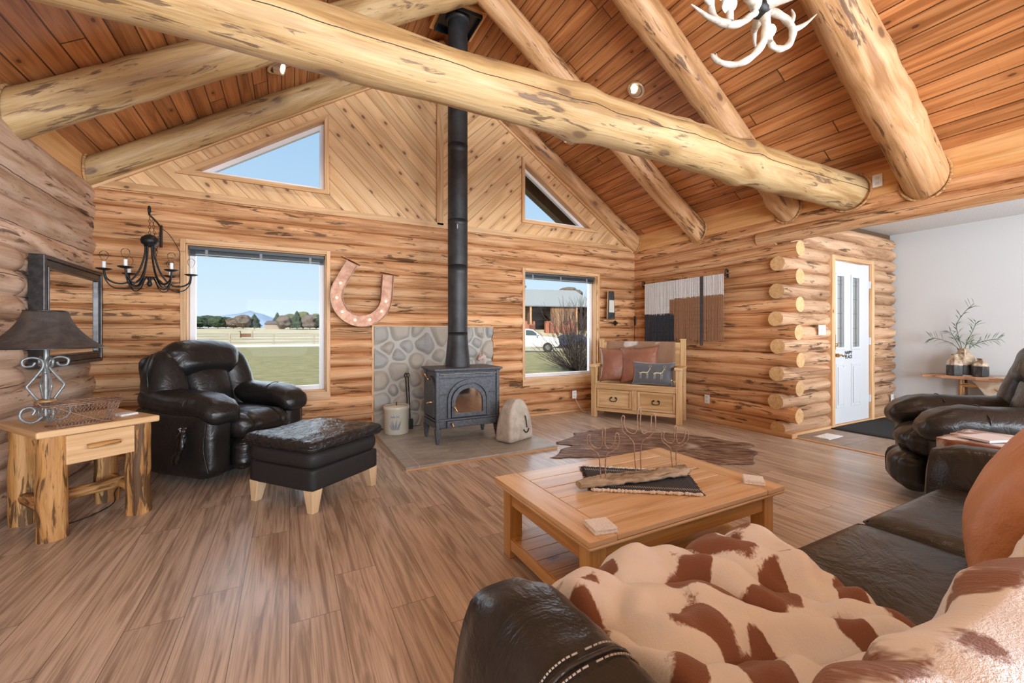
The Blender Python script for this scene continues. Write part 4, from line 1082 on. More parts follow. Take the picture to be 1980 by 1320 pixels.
m.grid(24, 26, lambda a, b_: (lerp(-.012, .432, a), lerp(-.01, .532, b_), .606 + .003 * noise.noise(V3((a * 5, b_ * 5, 0)))), lambda a, b_: (a, b_))
m.grid(24, 6, lambda a, b_: (lerp(-.012, .432, a), .535 + .004 * sin(a * 30), .606 - .10 * b_ - .008 * b_ * sin(a * 60)), flip=False)
m.grid(6, 26, lambda b_, a: (-.014 - .004 * sin(a * 30), lerp(-.01, .532, a), .606 - .10 * b_ - .008 * b_ * sin(a * 60)), flip=False)
o = m.build('hide_runner', M_hideR, None, loc=(3.12, .40, 0), solid=.005, weld=True); tag(o, 'red-brown and white cowhide cover on the side table by the sofa arm', 'table cover')
m = MB(); m.box(-.10, .10, -.07, .07, 0, .006); m.box(-.095, .10, -.068, .068, .006, .010)
o = m.build('magazine', mk('magazine_paper', (.72, .70, .72), .5), None, loc=(3.27, .78, .613), rot=(0, 0, radians(-20))); tag(o, 'pale magazine lying on the cowhide-covered side table', 'magazine')
# ------------------------------------------------------------------ river-stone panel and hearth
SX0, SX1, SZ1 = .885, 2.43, 1.255
rk = random.Random(11); pts = []
tries = 0
while len(pts) < 52 and tries < 20000:
    tries += 1
    x, z = rk.uniform(SX0 + .03, SX1 - .03), rk.uniform(.05, SZ1 - .03)
    r = rk.choice((.085, .11, .13, .15, .17))
    if all(math.hypot(x - q[0], (z - q[1]) * .9) > (r + q[2]) * .72 for q in pts): pts.append((x, z, r, rk.random()))
def stone(x, z):
    wx = x + .02 * noise.noise(V3((x * 6, z * 6, 0))); wz = z + .02 * noise.noise(V3((x * 6, z * 6, 9)))
    ds = sorted((math.hypot(wx - q[0], (wz - q[1]) * .92) / q[2] ** .6, i) for i, q in enumerate(pts))
    e = -math.log(sum(math.exp(-14 * (ds[q][0] - ds[0][0])) for q in (1, 2, 3))) / 14 + .02
    return e, pts[ds[0][1]][3]
m = MB(); NX, NZ = 190, 150
V = []; S = []
for i in range(NX + 1):
    for j in range(NZ + 1):
        x = lerp(SX0, SX1, i / NX); z = lerp(.03, SZ1, j / NZ)
        e, sd = stone(x, z); k = sstep(.10, .46, e)
        V.append((x, YB + .0 - .045 * k ** .5 + .01 + .004 * noise.noise(V3((x * 14, z * 14, 3))) * k, z)); S.append(sd * .8 + .1 if k > .03 else 0.0)
F = [(i * (NZ + 1) + j, (i + 1) * (NZ + 1) + j, (i + 1) * (NZ + 1) + j + 1, i * (NZ + 1) + j + 1) for i in range(NX) for j in range(NZ)]
m.add(V, F, smooth=True); m.sd = S
m.seed = 0.0; m.box(SX0, SX1, YB + .012, YB + .15, .03, SZ1)
mr = mk('river_rock', (.3, .28, .26), .7); g = G(mr); s_ = g.attr(); x, y, z = g.xyz(3); vec = g.comb(x, y, z)
n = g.noise(vec, 11.0, 6.0, .6); base = g.ramp(s_, [(.0, (.50, .47, .41)), (.1, (.32, .31, .295)), (.35, (.43, .415, .38)), (.6, (.45, .39, .31)), (.9, (.33, .34, .34))])
g.color(g.mix(g.math('MULTIPLY', g.step(n, .4, .72), .5), base, (.50, .46, .41))); g.bump(n, .5, .015)
tag(m.build('stone_panel', mr), 'river-rock wall panel behind the wood stove', 'stonework', kind='structure')
m = MB(); m.box(SX0 - .03, SX1 + .01, YB - .035, YB + .05, SZ1, SZ1 + .018, seed=.3); m.box(SX0 - .03, SX0 - .004, YB - .03, YB + .05, .03, SZ1, seed=.6); struct(m.build('trim_6', M_trim, bevel=.003))
t = thing('hearth_pad', 'grey slate tile hearth pad under the stove', 'hearth', (.87, 3.565, 0))
m = MB(); m.box(0, 1.55, 0, 1.57, .014, .032); m.build('slate_tiles', M_tileH, t, bevel=.004)
m = MB(); m.box(.004, 1.546, .004, 1.566, 0, .014); m.build('wood_base', M_trim, t)

# ------------------------------------------------------------------ wood stove
ST = thing('wood_stove', 'grey cast-iron wood stove with arched glass door on the hearth', 'stove', (1.32, 4.14, .032))
SW, SDp, ZB, ZT = .72, .44, .155, .755
m = MB(); m.box(.02, SW - .02, .02, SDp - .02, ZB, ZT - .01); body = m.build('body', M_stove, ST, bevel=.012)
m = MB(); m.box(-.025, SW + .025, -.03, SDp + .03, ZT, ZT + .022); m.box(-.01, SW + .01, -.015, SDp + .015, ZT - .012, ZT); top = m.build('top_plate', M_stove, ST, bevel=.007)
m = MB(); m.box(.03, SW - .03, .004, .02, ZT - .045, ZT - .03); m.build('air_slot', M_black, top)
m = MB(); m.tube([(.04, .0, ZT - .036), (SW - .04, .0, ZT - .036)], .004, 6); m.build('grate_bar', M_steel, top)
# corner posts and mouldings
m = MB()
for x in (.0, SW - .035):
    for y in (0, SDp - .035): m.box(x, x + .035, y, y + .035, ZB - .01, ZT - .012)
m.build('corner_post', M_stove, body, bevel=.005)
for a_ in ((.0, SW, -.006, .02, .235, .255), (.03, SW - .03, .008, .02, ZT - .085, ZT - .075), (.03, .12, .010, .02, .50, .512)): m = MB(); m.box(*a_); m.build('moulding', M_stove, body, bevel=.004)
m = MB(); m.box(SW - .12, SW - .03, .010, .02, .50, .512)
m.build('moulding', M_stove, body, bevel=.005)
m = MB(); m.box(-.006, .02, .03, SDp - .03, .235, .25); m.build('side_moulding', M_stove, body, bevel=.005)
def arch(x0, x1, z0, zt, n=24):
    """half-round door outline"""
    cx = (x0 + x1) / 2; rx = (x1 - x0) / 2; zs = zt - rx * .92
    return [(x0, z0), (x1, z0)] + [(cx + rx * cos(pi * k / n), zs + (zt - zs) * sin(pi * k / n)) for k in range(n + 1)]
def ring_prism(m, A, B, y0, y1):
    n = len(A)
    V = [(x, y0, z) for x, z in A] + [(x, y0, z) for x, z in B] + [(x, y1, z) for x, z in A] + [(x, y1, z) for x, z in B]
    for k in range(n):
        j = (k + 1) % n
        m.add([V[k], V[j], V[n + j], V[n + k]], [(0, 1, 2, 3)]); m.add([V[k], V[j], V[2 * n + j], V[2 * n + k]], [(3, 2, 1, 0)]); m.add([V[n + k], V[n + j], V[3 * n + j], V[3 * n + k]], [(0, 1, 2, 3)])
m = MB(); ring_prism(m, arch(.125, .595, .262, .655), arch(.155, .565, .262, .625), -.004, .02); m.build('arch_moulding', M_stove, body, weld=True)
m = MB(); ring_prism(m, arch(.165, .555, .27, .605), arch(.205, .515, .305, .565), -.012, .02); dr = m.build('fire_door', M_stove, ST, weld=True)
fg = mk('fire_glass', (.03, .022, .018), .04, spec=.9); g = G(fg); fg.node_tree.nodes['Principled BSDF'].inputs['Coat Weight'].default_value = .6
m = MB(); A = arch(.20, .52, .30, .57); m.add([(x, .004, z) for x, z in A], [list(range(len(A)))]); m.build('glass', mk('fire_glass', (.50, .46, .43), .06, metal=1), dr)
m = MB(); m.tube([(.188, -.012, .375), (.188, -.04, .375)], .012, 10); m.tube(spline([(.188, -.04, .375), (.2, -.05, .35), (.21, -.05, .33)]), .008, 8); m.build('door_handle', M_brass, dr)
m = MB(); m.box(.115, SW - .04, -.008, .02, .165, .232); dr = m.build('ash_door', M_stove, ST, bevel=.004)
m = MB(); m.ball((.165, -.03, .205), .014, 8); m.tube([(.165, .0, .205), (.165, -.03, .205)], .006, 8); m.tube([(.165, -.03, .205), (.175, -.035, .18)], .006, 6); m.build('ash_knob', M_brass, dr)
# side loading door
m = MB(); A = arch(.06, SDp - .06, .27, .69)
m.add([(-.006, y, z) for y, z in A] , [list(range(len(A)))[::-1]]); n_ = len(A)
V = [(-.006, y, z) for y, z in A] + [(.02, y, z) for y, z in A]; m.add(V, [(k, (k + 1) % n_, n_ + (k + 1) % n_, n_ + k) for k in range(n_)])
sdr = m.build('side_door', M_stove, ST, weld=True)
m = MB()
for z in [.29 + k * .022 for k in range(14)]: m.box(-.010, -.005, .09, SDp - .09, z, z + .008)
m.box(-.009, -.004, .03, SDp - .03, ZB + .01, .225)
m.build('side_ribs', M_stove, sdr)
m = MB(); m.tube(spline([(0, .09, .43), (-.035, .09, .43), (-.05, .10, .425), (-.06, .13, .415)]), .008, 8); m.tube(spline([(0, .20, .66), (-.03, .19, .66), (-.045, .22, .70), (-.05, .25, .71)]), .009, 8); m.build('side_handle', M_brass, sdr)
for x in (.025, SW - .025):
    for y in (.025, SDp - .025):
        m = MB(); sx = -1 if x < .3 else 1; sy = -1 if y < .2 else 1
        V = [(x + i * .032, y + j * .032, ZB + .0) for i, j in ((-1, -1), (1, -1), (1, 1), (-1, 1))] + [(x + sx * .006 + i * .014, y + sy * .006 + j * .014, 0) for i, j in ((-1, -1), (1, -1), (1, 1), (-1, 1))]
        m.add(V, [(0, 1, 2, 3), (7, 6, 5, 4), (0, 4, 5, 1), (1, 5, 6, 2), (2, 6, 7, 3), (3, 7, 4, 0)]); m.build('leg', M_stove, ST, bevel=.005)
# pipe
PX, PY = 1.65, 4.40
t = thing('stove_pipe', 'black stove pipe rising from the stove to the ceiling box', 'pipe', (PX, PY, ZT + .054))
hp = 4.66 - (ZT + .054)
for i, (z0, z1, r0, r1) in enumerate(((0, .38, .135, .108), (.38, 1.12, .108, .108), (1.12, 1.62, .109, .109), (1.62, 2.45, .109, .109), (2.45, hp, .109, .109))):
    m = MB(); P = [(lerp(r0, r1, sstep(0, 1, k / 8)), lerp(z0, z1, k / 8)) for k in range(9)]
    P += [(r1 + .0012, z1 - .004), (r1 + .0012, z1), (r1, z1)] if i < 4 else []
    m.lathe(P, n=40); m.build('pipe_section', M_pipe, t)
m = MB(); m.box(-.05, -.04, -.112, -.108, 1.50, 1.55); m.build('maker_plate', M_steel, t)
t = thing('ceiling_support_box', 'square black flue support box in the ceiling around the pipe', 'flue box', (PX, PY, 4.60))
m = MB(); w = .21
for a in ((-w, w, -w, -w + .012), (-w, w, w - .012, w), (-w, -w + .012, -w, w), (w - .012, w, -w, w)): m.box(*a, 0, .30)
m.box(-w, w, -w, w, .05, .062)
m.build('metal_box', mk('gloss_black_metal', (.012, .013, .015), .3, .3), t, bevel=.003)
m = MB(); m.lathe([(.11, .01), (.135, .02), (.135, .05)], n=32); m.build('collar', M_pipe, t)
m = MB()
for a in ((-w - .04, w + .04, -w - .04, -w), (-w - .04, w + .04, w, w + .04), (-w - .04, -w, -w, w), (w, w + .04, -w, w)): m.box(*a, .04, .30, seed=random.random())
m.build('wood_surround', M_fascia, t)

# ------------------------------------------------------------------ hearth objects
t = thing('stoneware_crock', 'cream stoneware crock with blue flowers beside the stove', 'crock', (1.085, 4.88, .032))
cr = mk('cream_glaze', (.66, .62, .50), .25)
m = MB(); m.lathe([(.001, .0), (.128, 0), (.136, .012), (.138, .27), (.146, .28), (.146, .31), (.138, .318), (.128, .31), (.126, .02), (.001, .015)], n=40); m.build('crock_body', cr, t)
m = MB(); m.lathe([(.001, .300), (.127, .300), (.127, .312), (.001, .316)], n=32); m.build('lid', cr, t)
m = MB(); m.tube([(0, 0, .312), (.0, 0, .355)], .006, 8); m.build('lid_handle', M_black, t)
bl = mk('cobalt_glaze', (.10, .17, .38), .3); m = MB()
for k in range(9):
    a = radians(-128 + k * 5.2); l = .06 + .03 * (k % 3)
    P = [(.139 * cos(a + (s - .5) * .05 * (k - 4)), .139 * sin(a + (s - .5) * .05 * (k - 4)), .06 + l * s) for s in (0, .33, .66, 1)]
    m.tube(P, [.003, .006, .006, .002], 5, sq=.4)
for k in range(14):
    a = radians(-128 + (k % 7) * 6); m.ball((.1385 * cos(a), .1385 * sin(a), .20 + .012 * (k // 7) + .005 * sin(k * 3)), .005, 4)
m.build('blue_flower', bl, t)
for i, (x, lab) in enumerate(((1.245, 'thin black iron poker leaning on the river-rock panel by the crock'), (1.275, 'black iron fire shovel leaning on the river-rock panel by the stove'))):
    t = thing('fire_poker' if i == 0 else 'fire_shovel', lab, 'fireplace tool', (x, 5.06, .032))
    m = MB(); m.tube(spline([(0, -.05, .02), (.002, -.02, .30), (.0, .03, .55), (0, .045, .60)], 5), .007, 8); m.build('shaft', M_black, t)
    if i: m = MB(); m.soft((0, -.055, .06), (.07, .02, .12), .009, 6); m.build('shovel_blade', M_black, t)
    m = MB(); m.tube(spline([(0, .045, .60), (.015, .045, .63), (0, .045, .66), (-.015, .045, .63), (0, .045, .60)], 4), .005, 6); m.build('hand_loop', M_black, t)
def stf(p):
    p = p.copy(); h_ = (p.z + .19) / .38
    h_ = min(1, max(0, (p.z + .22) / .44)); p.x *= (1.0 - h_ ** 2.0) ** .5 * .88 + .12; p.y *= 1 - .45 * h_ ** 2; return p
t = thing('carved_stone', 'rounded pale standing stone with an incised hook mark, right of the stove', 'stone', (2.14, 3.98, .032), radians(22))
m = MB(); m.soft((0, 0, .22), (.40, .22, .44), .04, 20, fn=stf, wr=.003, ws=3, puff=(0, .02, .0)); m.build('stone_body', M_concrete, t)
m = MB(); yy = -.133
m.tube([(.03, yy + .012, .27), (.042, yy + .004, .21), (.05, yy, .14)], .0045, 6); m.tube(spline([(.0, yy, .125), (.018, yy - .001, .10), (.045, yy - .001, .09), (.072, yy, .105), (.078, yy, .13)]), .006, 6)
for k in range(7): m.tube([(.036 + .002 * k, yy + .008 - .001 * k, .255 - .018 * k), (.05 + .002 * k, yy + .008 - .001 * k, .252 - .018 * k)], .003, 4)
m.build('incised_mark', M_black, t)
t = thing('hanging_ornament', 'small rustic metal ornament hanging by wire on the rock panel', 'ornament', (2.24, 5.08, .86))
m = MB(); m.tube(spline([(-.02, 0, .06), (-.012, 0, .18), (0, -.01, .33), (.012, 0, .18), (.02, 0, .06)]), .002, 5); m.build('wire_hanger', M_wire, t)
m = MB(); A = [(.055 * cos(a) * (1 + .25 * sin(2 * a)), .05 * sin(a) + .0) for a in [2 * pi * k / 20 for k in range(20)]]; m.prism(A, -.012, -.004, 'y'); m.tube(spline([(.0, -.01, .04), (.02, -.015, .07), (.05, -.01, .06)]), .004, 5); m.tube(spline([(.0, -.01, .04), (-.025, -.015, .065), (-.045, -.01, .05)]), .004, 5); m.build('tin_shape', speck('rust_tin', (.35, .16, .08), (.55, .5, .45), 30, .5), t)

# ------------------------------------------------------------------ marquee horseshoe
t = thing('marquee_horseshoe', 'copper horseshoe sign with small glowing bulbs, left of the stove pipe', 'wall light', (.735, 5.06, 1.60), 0)
t.rotation_euler = (0, radians(16), 0)
C = [(.27 * cos(a), .285 * sin(a)) for a in [radians(140 + 260 * k / 30) for k in range(31)]]
C = [(-.205, .33)] + C[3:-3] + [(.205, .33)]
def side_pts(sgn, wd):
    out = []
    for i, (x, z) in enumerate(C):
        a = C[max(i - 1, 0)]; b_ = C[min(i + 1, len(C) - 1)]; d = V3((b_[0] - a[0], 0, b_[1] - a[1])).normalized()
        out.append((x - d.z * wd * sgn, z + d.x * wd * sgn))
    return out
O, I = side_pts(-1, .062), side_pts(1, .062)
m = MB(); n_ = len(O)
for k in range(n_ - 1):
    m.add([(O[k][0], -.0, O[k][1]), (O[k + 1][0], -.0, O[k + 1][1]), (I[k + 1][0], 0, I[k + 1][1]), (I[k][0], 0, I[k][1])], [(0, 1, 2, 3)])
m.build('copper_face', M_copper, t, weld=True)
m = MB()
for L in (O, I):
    for k in range(n_ - 1): m.add([(L[k][0], -.035, L[k][1]), (L[k + 1][0], -.035, L[k + 1][1]), (L[k + 1][0], .05, L[k + 1][1]), (L[k][0], .05, L[k][1])], [(0, 1, 2, 3)])
for e in (0, -1):
    a, b_ = O[e], I[e]; s_ = 1 if e == 0 else -1
    m.add([(a[0] * 1.25, -.04, a[1] + .02), (b_[0] * .8, -.04, b_[1] + .02), (b_[0] * .8, .05, b_[1] + .02), (a[0] * 1.25, .05, a[1] + .02)], [(0, 1, 2, 3)])
m.build('rim', M_copper, t, solid=.004, weld=True)
MEB = emit('warm_bulb_glow', (1.0, .80, .55), 4)
for k in (1, 5, 9, 13, 17, 21, 24):
    if k < len(C): m = MB(); m.ball((C[k][0], -.012, C[k][1]), .013, 8); m.build('bulb', MEB, t)

# ------------------------------------------------------------------ mirror
t = thing('wall_mirror', 'wide dark-framed mirror on the left log wall', 'mirror', (XL + .075, 4.10, .925), radians(90))
W_, H_ = 1.03, .80
m = MB(); P = [(0, 0), (W_, 0), (W_, H_), (0, H_)]
def frame(m, w0, w1, y0, y1):
    a = [(w0, w0), (W_ - w0, w0), (W_ - w0, H_ - w0), (w0, H_ - w0)]; b_ = [(w1, w1), (W_ - w1, w1), (W_ - w1, H_ - w1), (w1, H_ - w1)]
    ring_prism(m, a, b_, -y0 - .0, y1)
# local: x along the wall, -y toward the room
frame(m, 0, .028, .03, .05); frame(m, .028, .075, .018, .05); frame(m, .075, .09, .026, .05)
m.build('frame', speck('dark_pewter_frame', (.045, .042, .042), (.075, .07, .068), 20, .3, .02, metal=.5), t, weld=True, bevel=.006)
m = MB(); m.add([(.085, -.006, .085), (W_ - .085, -.006, .085), (W_ - .085, -.006, H_ - .085), (.085, -.006, H_ - .085)], [(0, 1, 2, 3)]); m.build('mirror_glass', mk('silvered_glass', (.9, .9, .9), .015, 1), t)
m = MB(); m.box(.02, W_ - .02, .02, .05, .02, H_ - .02); m.build('backing', M_black, t)

# ------------------------------------------------------------------ wrought-iron chandelier by the left window
CX_, CY_ = -1.08, 4.72
t = thing('iron_chandelier', 'wrought-iron six-arm candle chandelier hanging beside the left window', 'chandelier', (CX_, CY_, 1.58))
m = MB(); m.lathe([(.001, .46), (.03, .45), (.058, .425), (.064, .40), (.058, .375), (.04, .362), (.04, .35), (.001, .345)], n=24); m.lathe([(.001, 0), (.014, .005), (.022, .025), (.014, .045), (.01, .06), (.016, .075), (.006, .09)], n=16); m.build('hub', M_iron, t)
for k in range(6):
    a = radians(60 * k + 12); ca, sa = cos(a), sin(a)
    def pr(L): return [(r * ca, r * sa, z) for r, z in L]
    m = MB(); m.tube(spline(pr([(.028, .36), (.035, .26), (.075, .12), (.14, .03), (.21, .015), (.27, .05), (.288, .12)]), 7), .0075, 8); am = m.build('arm', M_iron, t)
    m = MB(); m.tube(spline(pr([(.008, .055), (.03, .085), (.07, .06), (.12, -.005), (.18, -.03), (.24, -.015), (.28, .045), (.29, .115)]), 7), .0045, 6); m.build('lower_scroll', M_iron, am)
    m = MB(); c = (.288 * ca, .288 * sa, .123); m.lathe([(.001, -.008), (.03, -.004), (.052, .006), (.05, .01), (.02, .006), (.001, .006)], c, 20); dish = m.build('drip_pan', M_iron, am)
    m = MB(); m.tube([(c[0], c[1], .128), (c[0], c[1], .19)], .0125, 12); m.build('candle_sleeve', M_plastic, am)
    m = MB(); m.lathe([(.009, .225), (.011, .235), (.024, .258), (.029, .28), (.026, .298), (.015, .31), (.001, .314)], (c[0], c[1], -.035), 16); m.lathe([(.0012, .228), (.0012, .27), (.006, .28), (.0012, .285)], (c[0], c[1], -.035), 6); m.build('clear_bulb', M_bulb, am)
def chain(m, P, r=.0022, l=.028):
    P = [V3(p) for p in P]; L = 0; i = 0
    D = []
    for a, b_ in zip(P, P[1:]):
        n_ = max(1, int((b_ - a).length / (l * .78)))
        for k in range(n_): D.append((a.lerp(b_, (k + .5) / n_), (b_ - a).normalized()))
    for k, (c, d) in enumerate(D):
        sd = d.cross(V3((1, .3, .1))).normalized(); sd = sd if k % 2 else d.cross(sd)
        q = [c + d * (l / 2 * cos(2 * pi * j / 8)) + sd * (l * .28 * sin(2 * pi * j / 8)) for j in range(8)]
        m.tube(q, r, 5, closed=True)
m = MB(); chain(m, [(0, 0, .46), (0, 0, .61)]); m.build('chain', M_iron, t)
t = thing('wall_bracket', 'black iron hook bracket on the log wall holding the chandelier chain', 'bracket', (CX_, 5.09, 2.0))
m = MB(); m.tube([(0, -.005, -.01), (0, -.005, .20)], .011, 8); m.tube(spline([(0, -.01, .18), (0, -.20, .20), (0, -.36, .205), (0, -.385, .215), (0, -.40, .24), (0, -.39, .275), (0, -.365, .27), (0, -.36, .23)], 6), .008, 8); m.build('bracket_arm', M_iron, t)
m = MB(); chain(m, [(0, -.27, .19), (.0, -.22, .05), (0, -.16, -.07), (0, -.16, -.12)], .002); chain(m, [(0, -.16, -.07), (0, -.08, .06), (0, -.01, .17)], .002); m.tube(spline([(0, -.01, .17), (.06, .0, .12), (.13, .03, -.02), (.135, .035, -.10), (.135, .035, -.34)]), .003, 5); m.build('swag_chain', M_iron, t)

# ------------------------------------------------------------------ right corner: sconce, diamond, pendant
t = thing('wall_plaque', 'dark slate wall piece with a pale panel, right of the small window', 'wall decor', (4.41, 5.045, 1.40), 0)
m = MB(); m.prism([(-.075, 0), (.075, 0), (.055, .43), (-.055, .43)], -.02, .0); m.build('slate_back', speck('slate_dark', (.03, .032, .034), (.06, .06, .06), 25, .5, .2), t, bevel=.004)
m = MB(); m.prism([(-.05, .10), (.052, .10), (.048, .29), (-.046, .29)], -.026, -.02); m.build('pale_panel', mk('ivory_panel', (.72, .68, .58), .5), t)
m = MB(); m.tube([(-.082, -.012, 0), (-.063, -.012, .44)], .006, 6); m.build('wood_edge', M_pineB, t)
m = MB(); s_ = .055
ring_prism(m, [(-s_, 0), (0, -s_ * .8), (s_, 0), (0, s_ * .8)], [(-s_ * .72, 0), (0, -s_ * .56), (s_ * .72, 0), (0, s_ * .56)], -.008, .004)
ring_prism(m, [(-s_ * .45, 0), (0, -s_ * .38), (s_ * .45, 0), (0, s_ * .38)], [(-s_ * .25, 0), (0, -s_ * .2), (s_ * .25, 0), (0, s_ * .2)], -.008, .004)
m.box(-.05, .05, -.004, .002, -.003, .003); m.box(-.003, .003, -.004, .002, -.04, .04)
tag(m.build('iron_diamond', M_iron, None, loc=(4.51, 5.055, 1.335), weld=True), 'little black iron diamond ornament under the slate wall piece', 'wall decor')
t = thing('corner_sconce', 'small plug-in glass sconce hanging in the log corner above the bench', 'wall light', (4.88, 5.02, 1.20))
m = MB(); m.tube([(.03, .02, .10), (.03, .02, .25)], .02, 10, sq=.5); m.tube(spline([(.03, .02, .2), (.0, -.02, .25), (-.02, -.04, .22)]), .006, 6); m.tube([(-.02, -.04, .12), (-.02, -.04, .23)], .017, 12); m.build('socket', M_black, t)
m = MB(); m.lathe([(.018, .12), (.03, .10), (.045, .05), (.05, -.01)], (-.02, -.04, 0), 20); m.build('glass_shade', M_bulb, t)
m = MB(); m.lathe([(.008, .12), (.012, .09), (.02, .06), (.016, .03), (.001, .02)], (-.02, -.04, 0), 12); m.build('bulb', M_bulb, t)
m = MB(); m.tube([(.03, .03, .1), (.03, .04, -.9)], .004, 5); m.build('cord', M_black, t)

# ------------------------------------------------------------------ wall hanging
t = thing('wall_hanging', 'dip-dyed yarn wall hanging in cream, black and brown over the bench', 'wall hanging', (4.93, 4.83, 1.93), radians(-90))
m = MB(); m.tube([(-.10, 0, 0), (1.43, 0, .012)], .008, 10); m.build('rod', M_brass, t)
for x in (-.06, 1.37):
    m = MB(); m.tube(spline([(x, .045, .03), (x, .03, .06), (x, .0, .06), (x, -.012, .02), (x, -.01, -.02), (x, .01, -.01)]), .007, 6); m.box(x - .012, x + .012, .03, .045, -.04, .06); m.build('hook', M_black, t)
def yarn(name, c): 
    mt = mk(name, c, .95); return mt
Y1, Y2, Y3, Y4 = yarn('cream_yarn', (.74, .71, .68)), yarn('black_yarn', (.035, .04, .05)), yarn('brown_yarn', (.34, .17, .09)), yarn('charcoal_yarn', (.085, .075, .075))
mC, mK, mN, mS = MB(), MB(), MB(), MB()
NS = 190
for i in range(NS):
    u = i / (NS - 1); x = 0.0 + 1.345 * u; rn = random.random
    y = -.012 - .006 * (i % 2) + .003 * rn()
    stripe = .745 < u < .782
    if stripe: segs_ = [(0, -.92, mS)]
    elif u < .36: segs_ = [(0, -.49 + .03 * rn(), mC), (-.46, -.925 - .02 * rn(), mK)]
    elif u < .42: segs_ = [(0, -.27, mC), (-.26, -.50 + .03 * rn(), mN), (-.47, -.92 - .02 * rn(), mK)]
    else: segs_ = [(0, -.27 + .02 * rn() + .0 * u, mC), (-.25, -.83 - .03 * rn(), mN)]
    for z0, z1, mm in segs_:
        dx = .004 * (rn() - .5)
        mm.tube([(x, y, z0 + (.012 if z0 == 0 else 0)), (x + dx, y + .002, lerp(z0, z1, .5)), (x + dx * 2, y + .002 * rn(), z1)], .0042, 5, caps=False)
for mm, nm, mt in ((mC, 'cream_strands', Y1), (mK, 'black_strands', Y2), (mN, 'brown_strands', Y3), (mS, 'charcoal_band', Y4)): mm.build(nm, mt, t)

# ------------------------------------------------------------------ bench
BN = thing('storage_bench', 'pine storage bench with two drawers set across the corner', 'bench', (4.085, 4.21, 0), radians(-58))
bw, bd = .60, .425
for s in (-1, 1):
    m = MB(); x = s * (bw - .035); m.box(x - .035, x + .035, 0, .07, 0, .70, seed=.2 + s * .1); m.build('front_post', M_pineB, BN, bevel=.005)
    m = MB(); m.box(x - .035, x + .035, bd - .06, bd, 0, 1.10, seed=.5 + s * .1); m.box(x - .04, x + .04, bd - .065, bd + .005, 1.085, 1.10); m.build('back_post', M_pineB, BN, bevel=.005)
    m = MB(); m.box(x - .05, x + .05, -.05, bd - .06, .70, .738, seed=.9); m.build('armrest', M_pineB, BN, bevel=.01)
    m = MB(); m.box(x - .012, x + .012, .07, bd - .06, .09, .46, seed=.3); m.build('side_panel', M_pineB, BN)
m = MB(); m.box(-bw + .07, bw - .07, .012, .07, .09, .135, seed=.1); m.box(-bw + .07, bw - .07, .012, .07, .40, .465, seed=.7); m.box(-.035, .035, .012, .07, .135, .40, seed=.4); m.box(-bw + .07, bw - .07, bd - .05, bd - .03, .09, .46); m.box(-bw + .07, bw - .07, .05, bd - .04, .09, .11); m.build('bench_frame', M_pineB, BN, bevel=.004)
for x0, x1 in ((-bw + .075, -.04), (.04, bw - .075)):
    m = MB(); z0, z1 = .14, .395; e = .032
    m.box(x0 + e, x1 - e, .028, .045, z0 + e, z1 - e, seed=random.random())
    for a in ((x0, x0 + e, z0, z1), (x1 - e, x1, z0, z1), (x0 + e, x1 - e, z0, z0 + e), (x0 + e, x1 - e, z1 - e, z1)): m.box(a[0], a[1], .014, .045, a[2], a[3], seed=random.random())
    d = m.build('drawer_front', M_pineB, BN, bevel=.005)
    m = MB(); cx = (x0 + x1) / 2; zz = .28
    m.tube(spline([(cx - .04, .02, zz), (cx - .047, .0, zz - .02), (cx - .03, -.004, zz - .038), (cx, -.004, zz - .042), (cx + .03, -.004, zz - .038), (cx + .047, 0, zz - .02), (cx + .04, .02, zz)]), .0055, 7)
    for q in (-.04, .04): m.ball((cx + q * .7, .018, zz + .006), .011, 8); m.ball((cx + q, .016, zz), .010, 8)
    m.build('drop_handle', M_iron, d)
m = MB(); m.box(-bw + .03, bw - .03, .0, bd - .06, .465, .485, seed=.6); m.build('seat', M_pineB, BN, bevel=.006)
m = MB(); m.box(-bw + .07, bw - .07, bd - .055, bd - .02, .95, 1.05, seed=.8); m.box(-bw + .07, bw - .07, bd - .05, bd - .03, .50, .95, seed=.3); m.build('back_panel', M_pineB, BN, bevel=.004)
# hide over the backrest
mh = hide('tan_cowhide', (.38, .22, .13), (.80, .76, .70), 3.0, .60, .02, .7, cc=(.22, .12, .07))
m = MB()
def hb(a, b_):
    x = lerp(-.47, .47, a); L = b_ * .62
    edge = .05 * noise.noise(V3((a * 4, 0, 1)))
    if L < .10: return (x, bd - .012, .95 + L + .008)
    if L < .14: return (x, bd - .02 - (L - .10), 1.058)
    zz = 1.055 - (L - .14) * (1 + edge * 2); sh = (.85 - .5 * b_ ** 3)
    return (x, bd - .064 - .012 * abs(sin(a * 9 + b_ * 3)), zz - .10 * max(0, a - .55) * b_)
m.grid(30, 30, hb, lambda a, b_: (a, b_)); o = m.build('hide_throw', mh, None, loc=BN.location, rot=(0, 0, radians(-58)), solid=.004)
tag(o, 'brown and white hide draped over the backrest of the pine bench', 'hide throw')
def onb(x, y, z): a = radians(-58); return (4.085 + x * cos(a) - y * sin(a), 4.21 + x * sin(a) + y * cos(a), z)
rb = radians(-58)
pillow('throw_pillow', 'tan leather square pillow at the left end of the bench', onb(-.275, .19, .735), (radians(-14), 0, rb + radians(16)), (.50, .50), .16, M_tan, sd=1, wr=.008)
pillow('throw_pillow', 'tan leather square pillow in the middle of the bench, overlapping the other', onb(.03, .175, .745), (radians(-16), radians(-4), rb), (.54, .52), .17, M_tan, sd=2, wr=.008)
mv = leather('grey_velvet', (.10, .105, .12), .55, .35, 7); mv.node_tree.nodes['Principled BSDF'].inputs['Sheen Weight'].default_value = .6
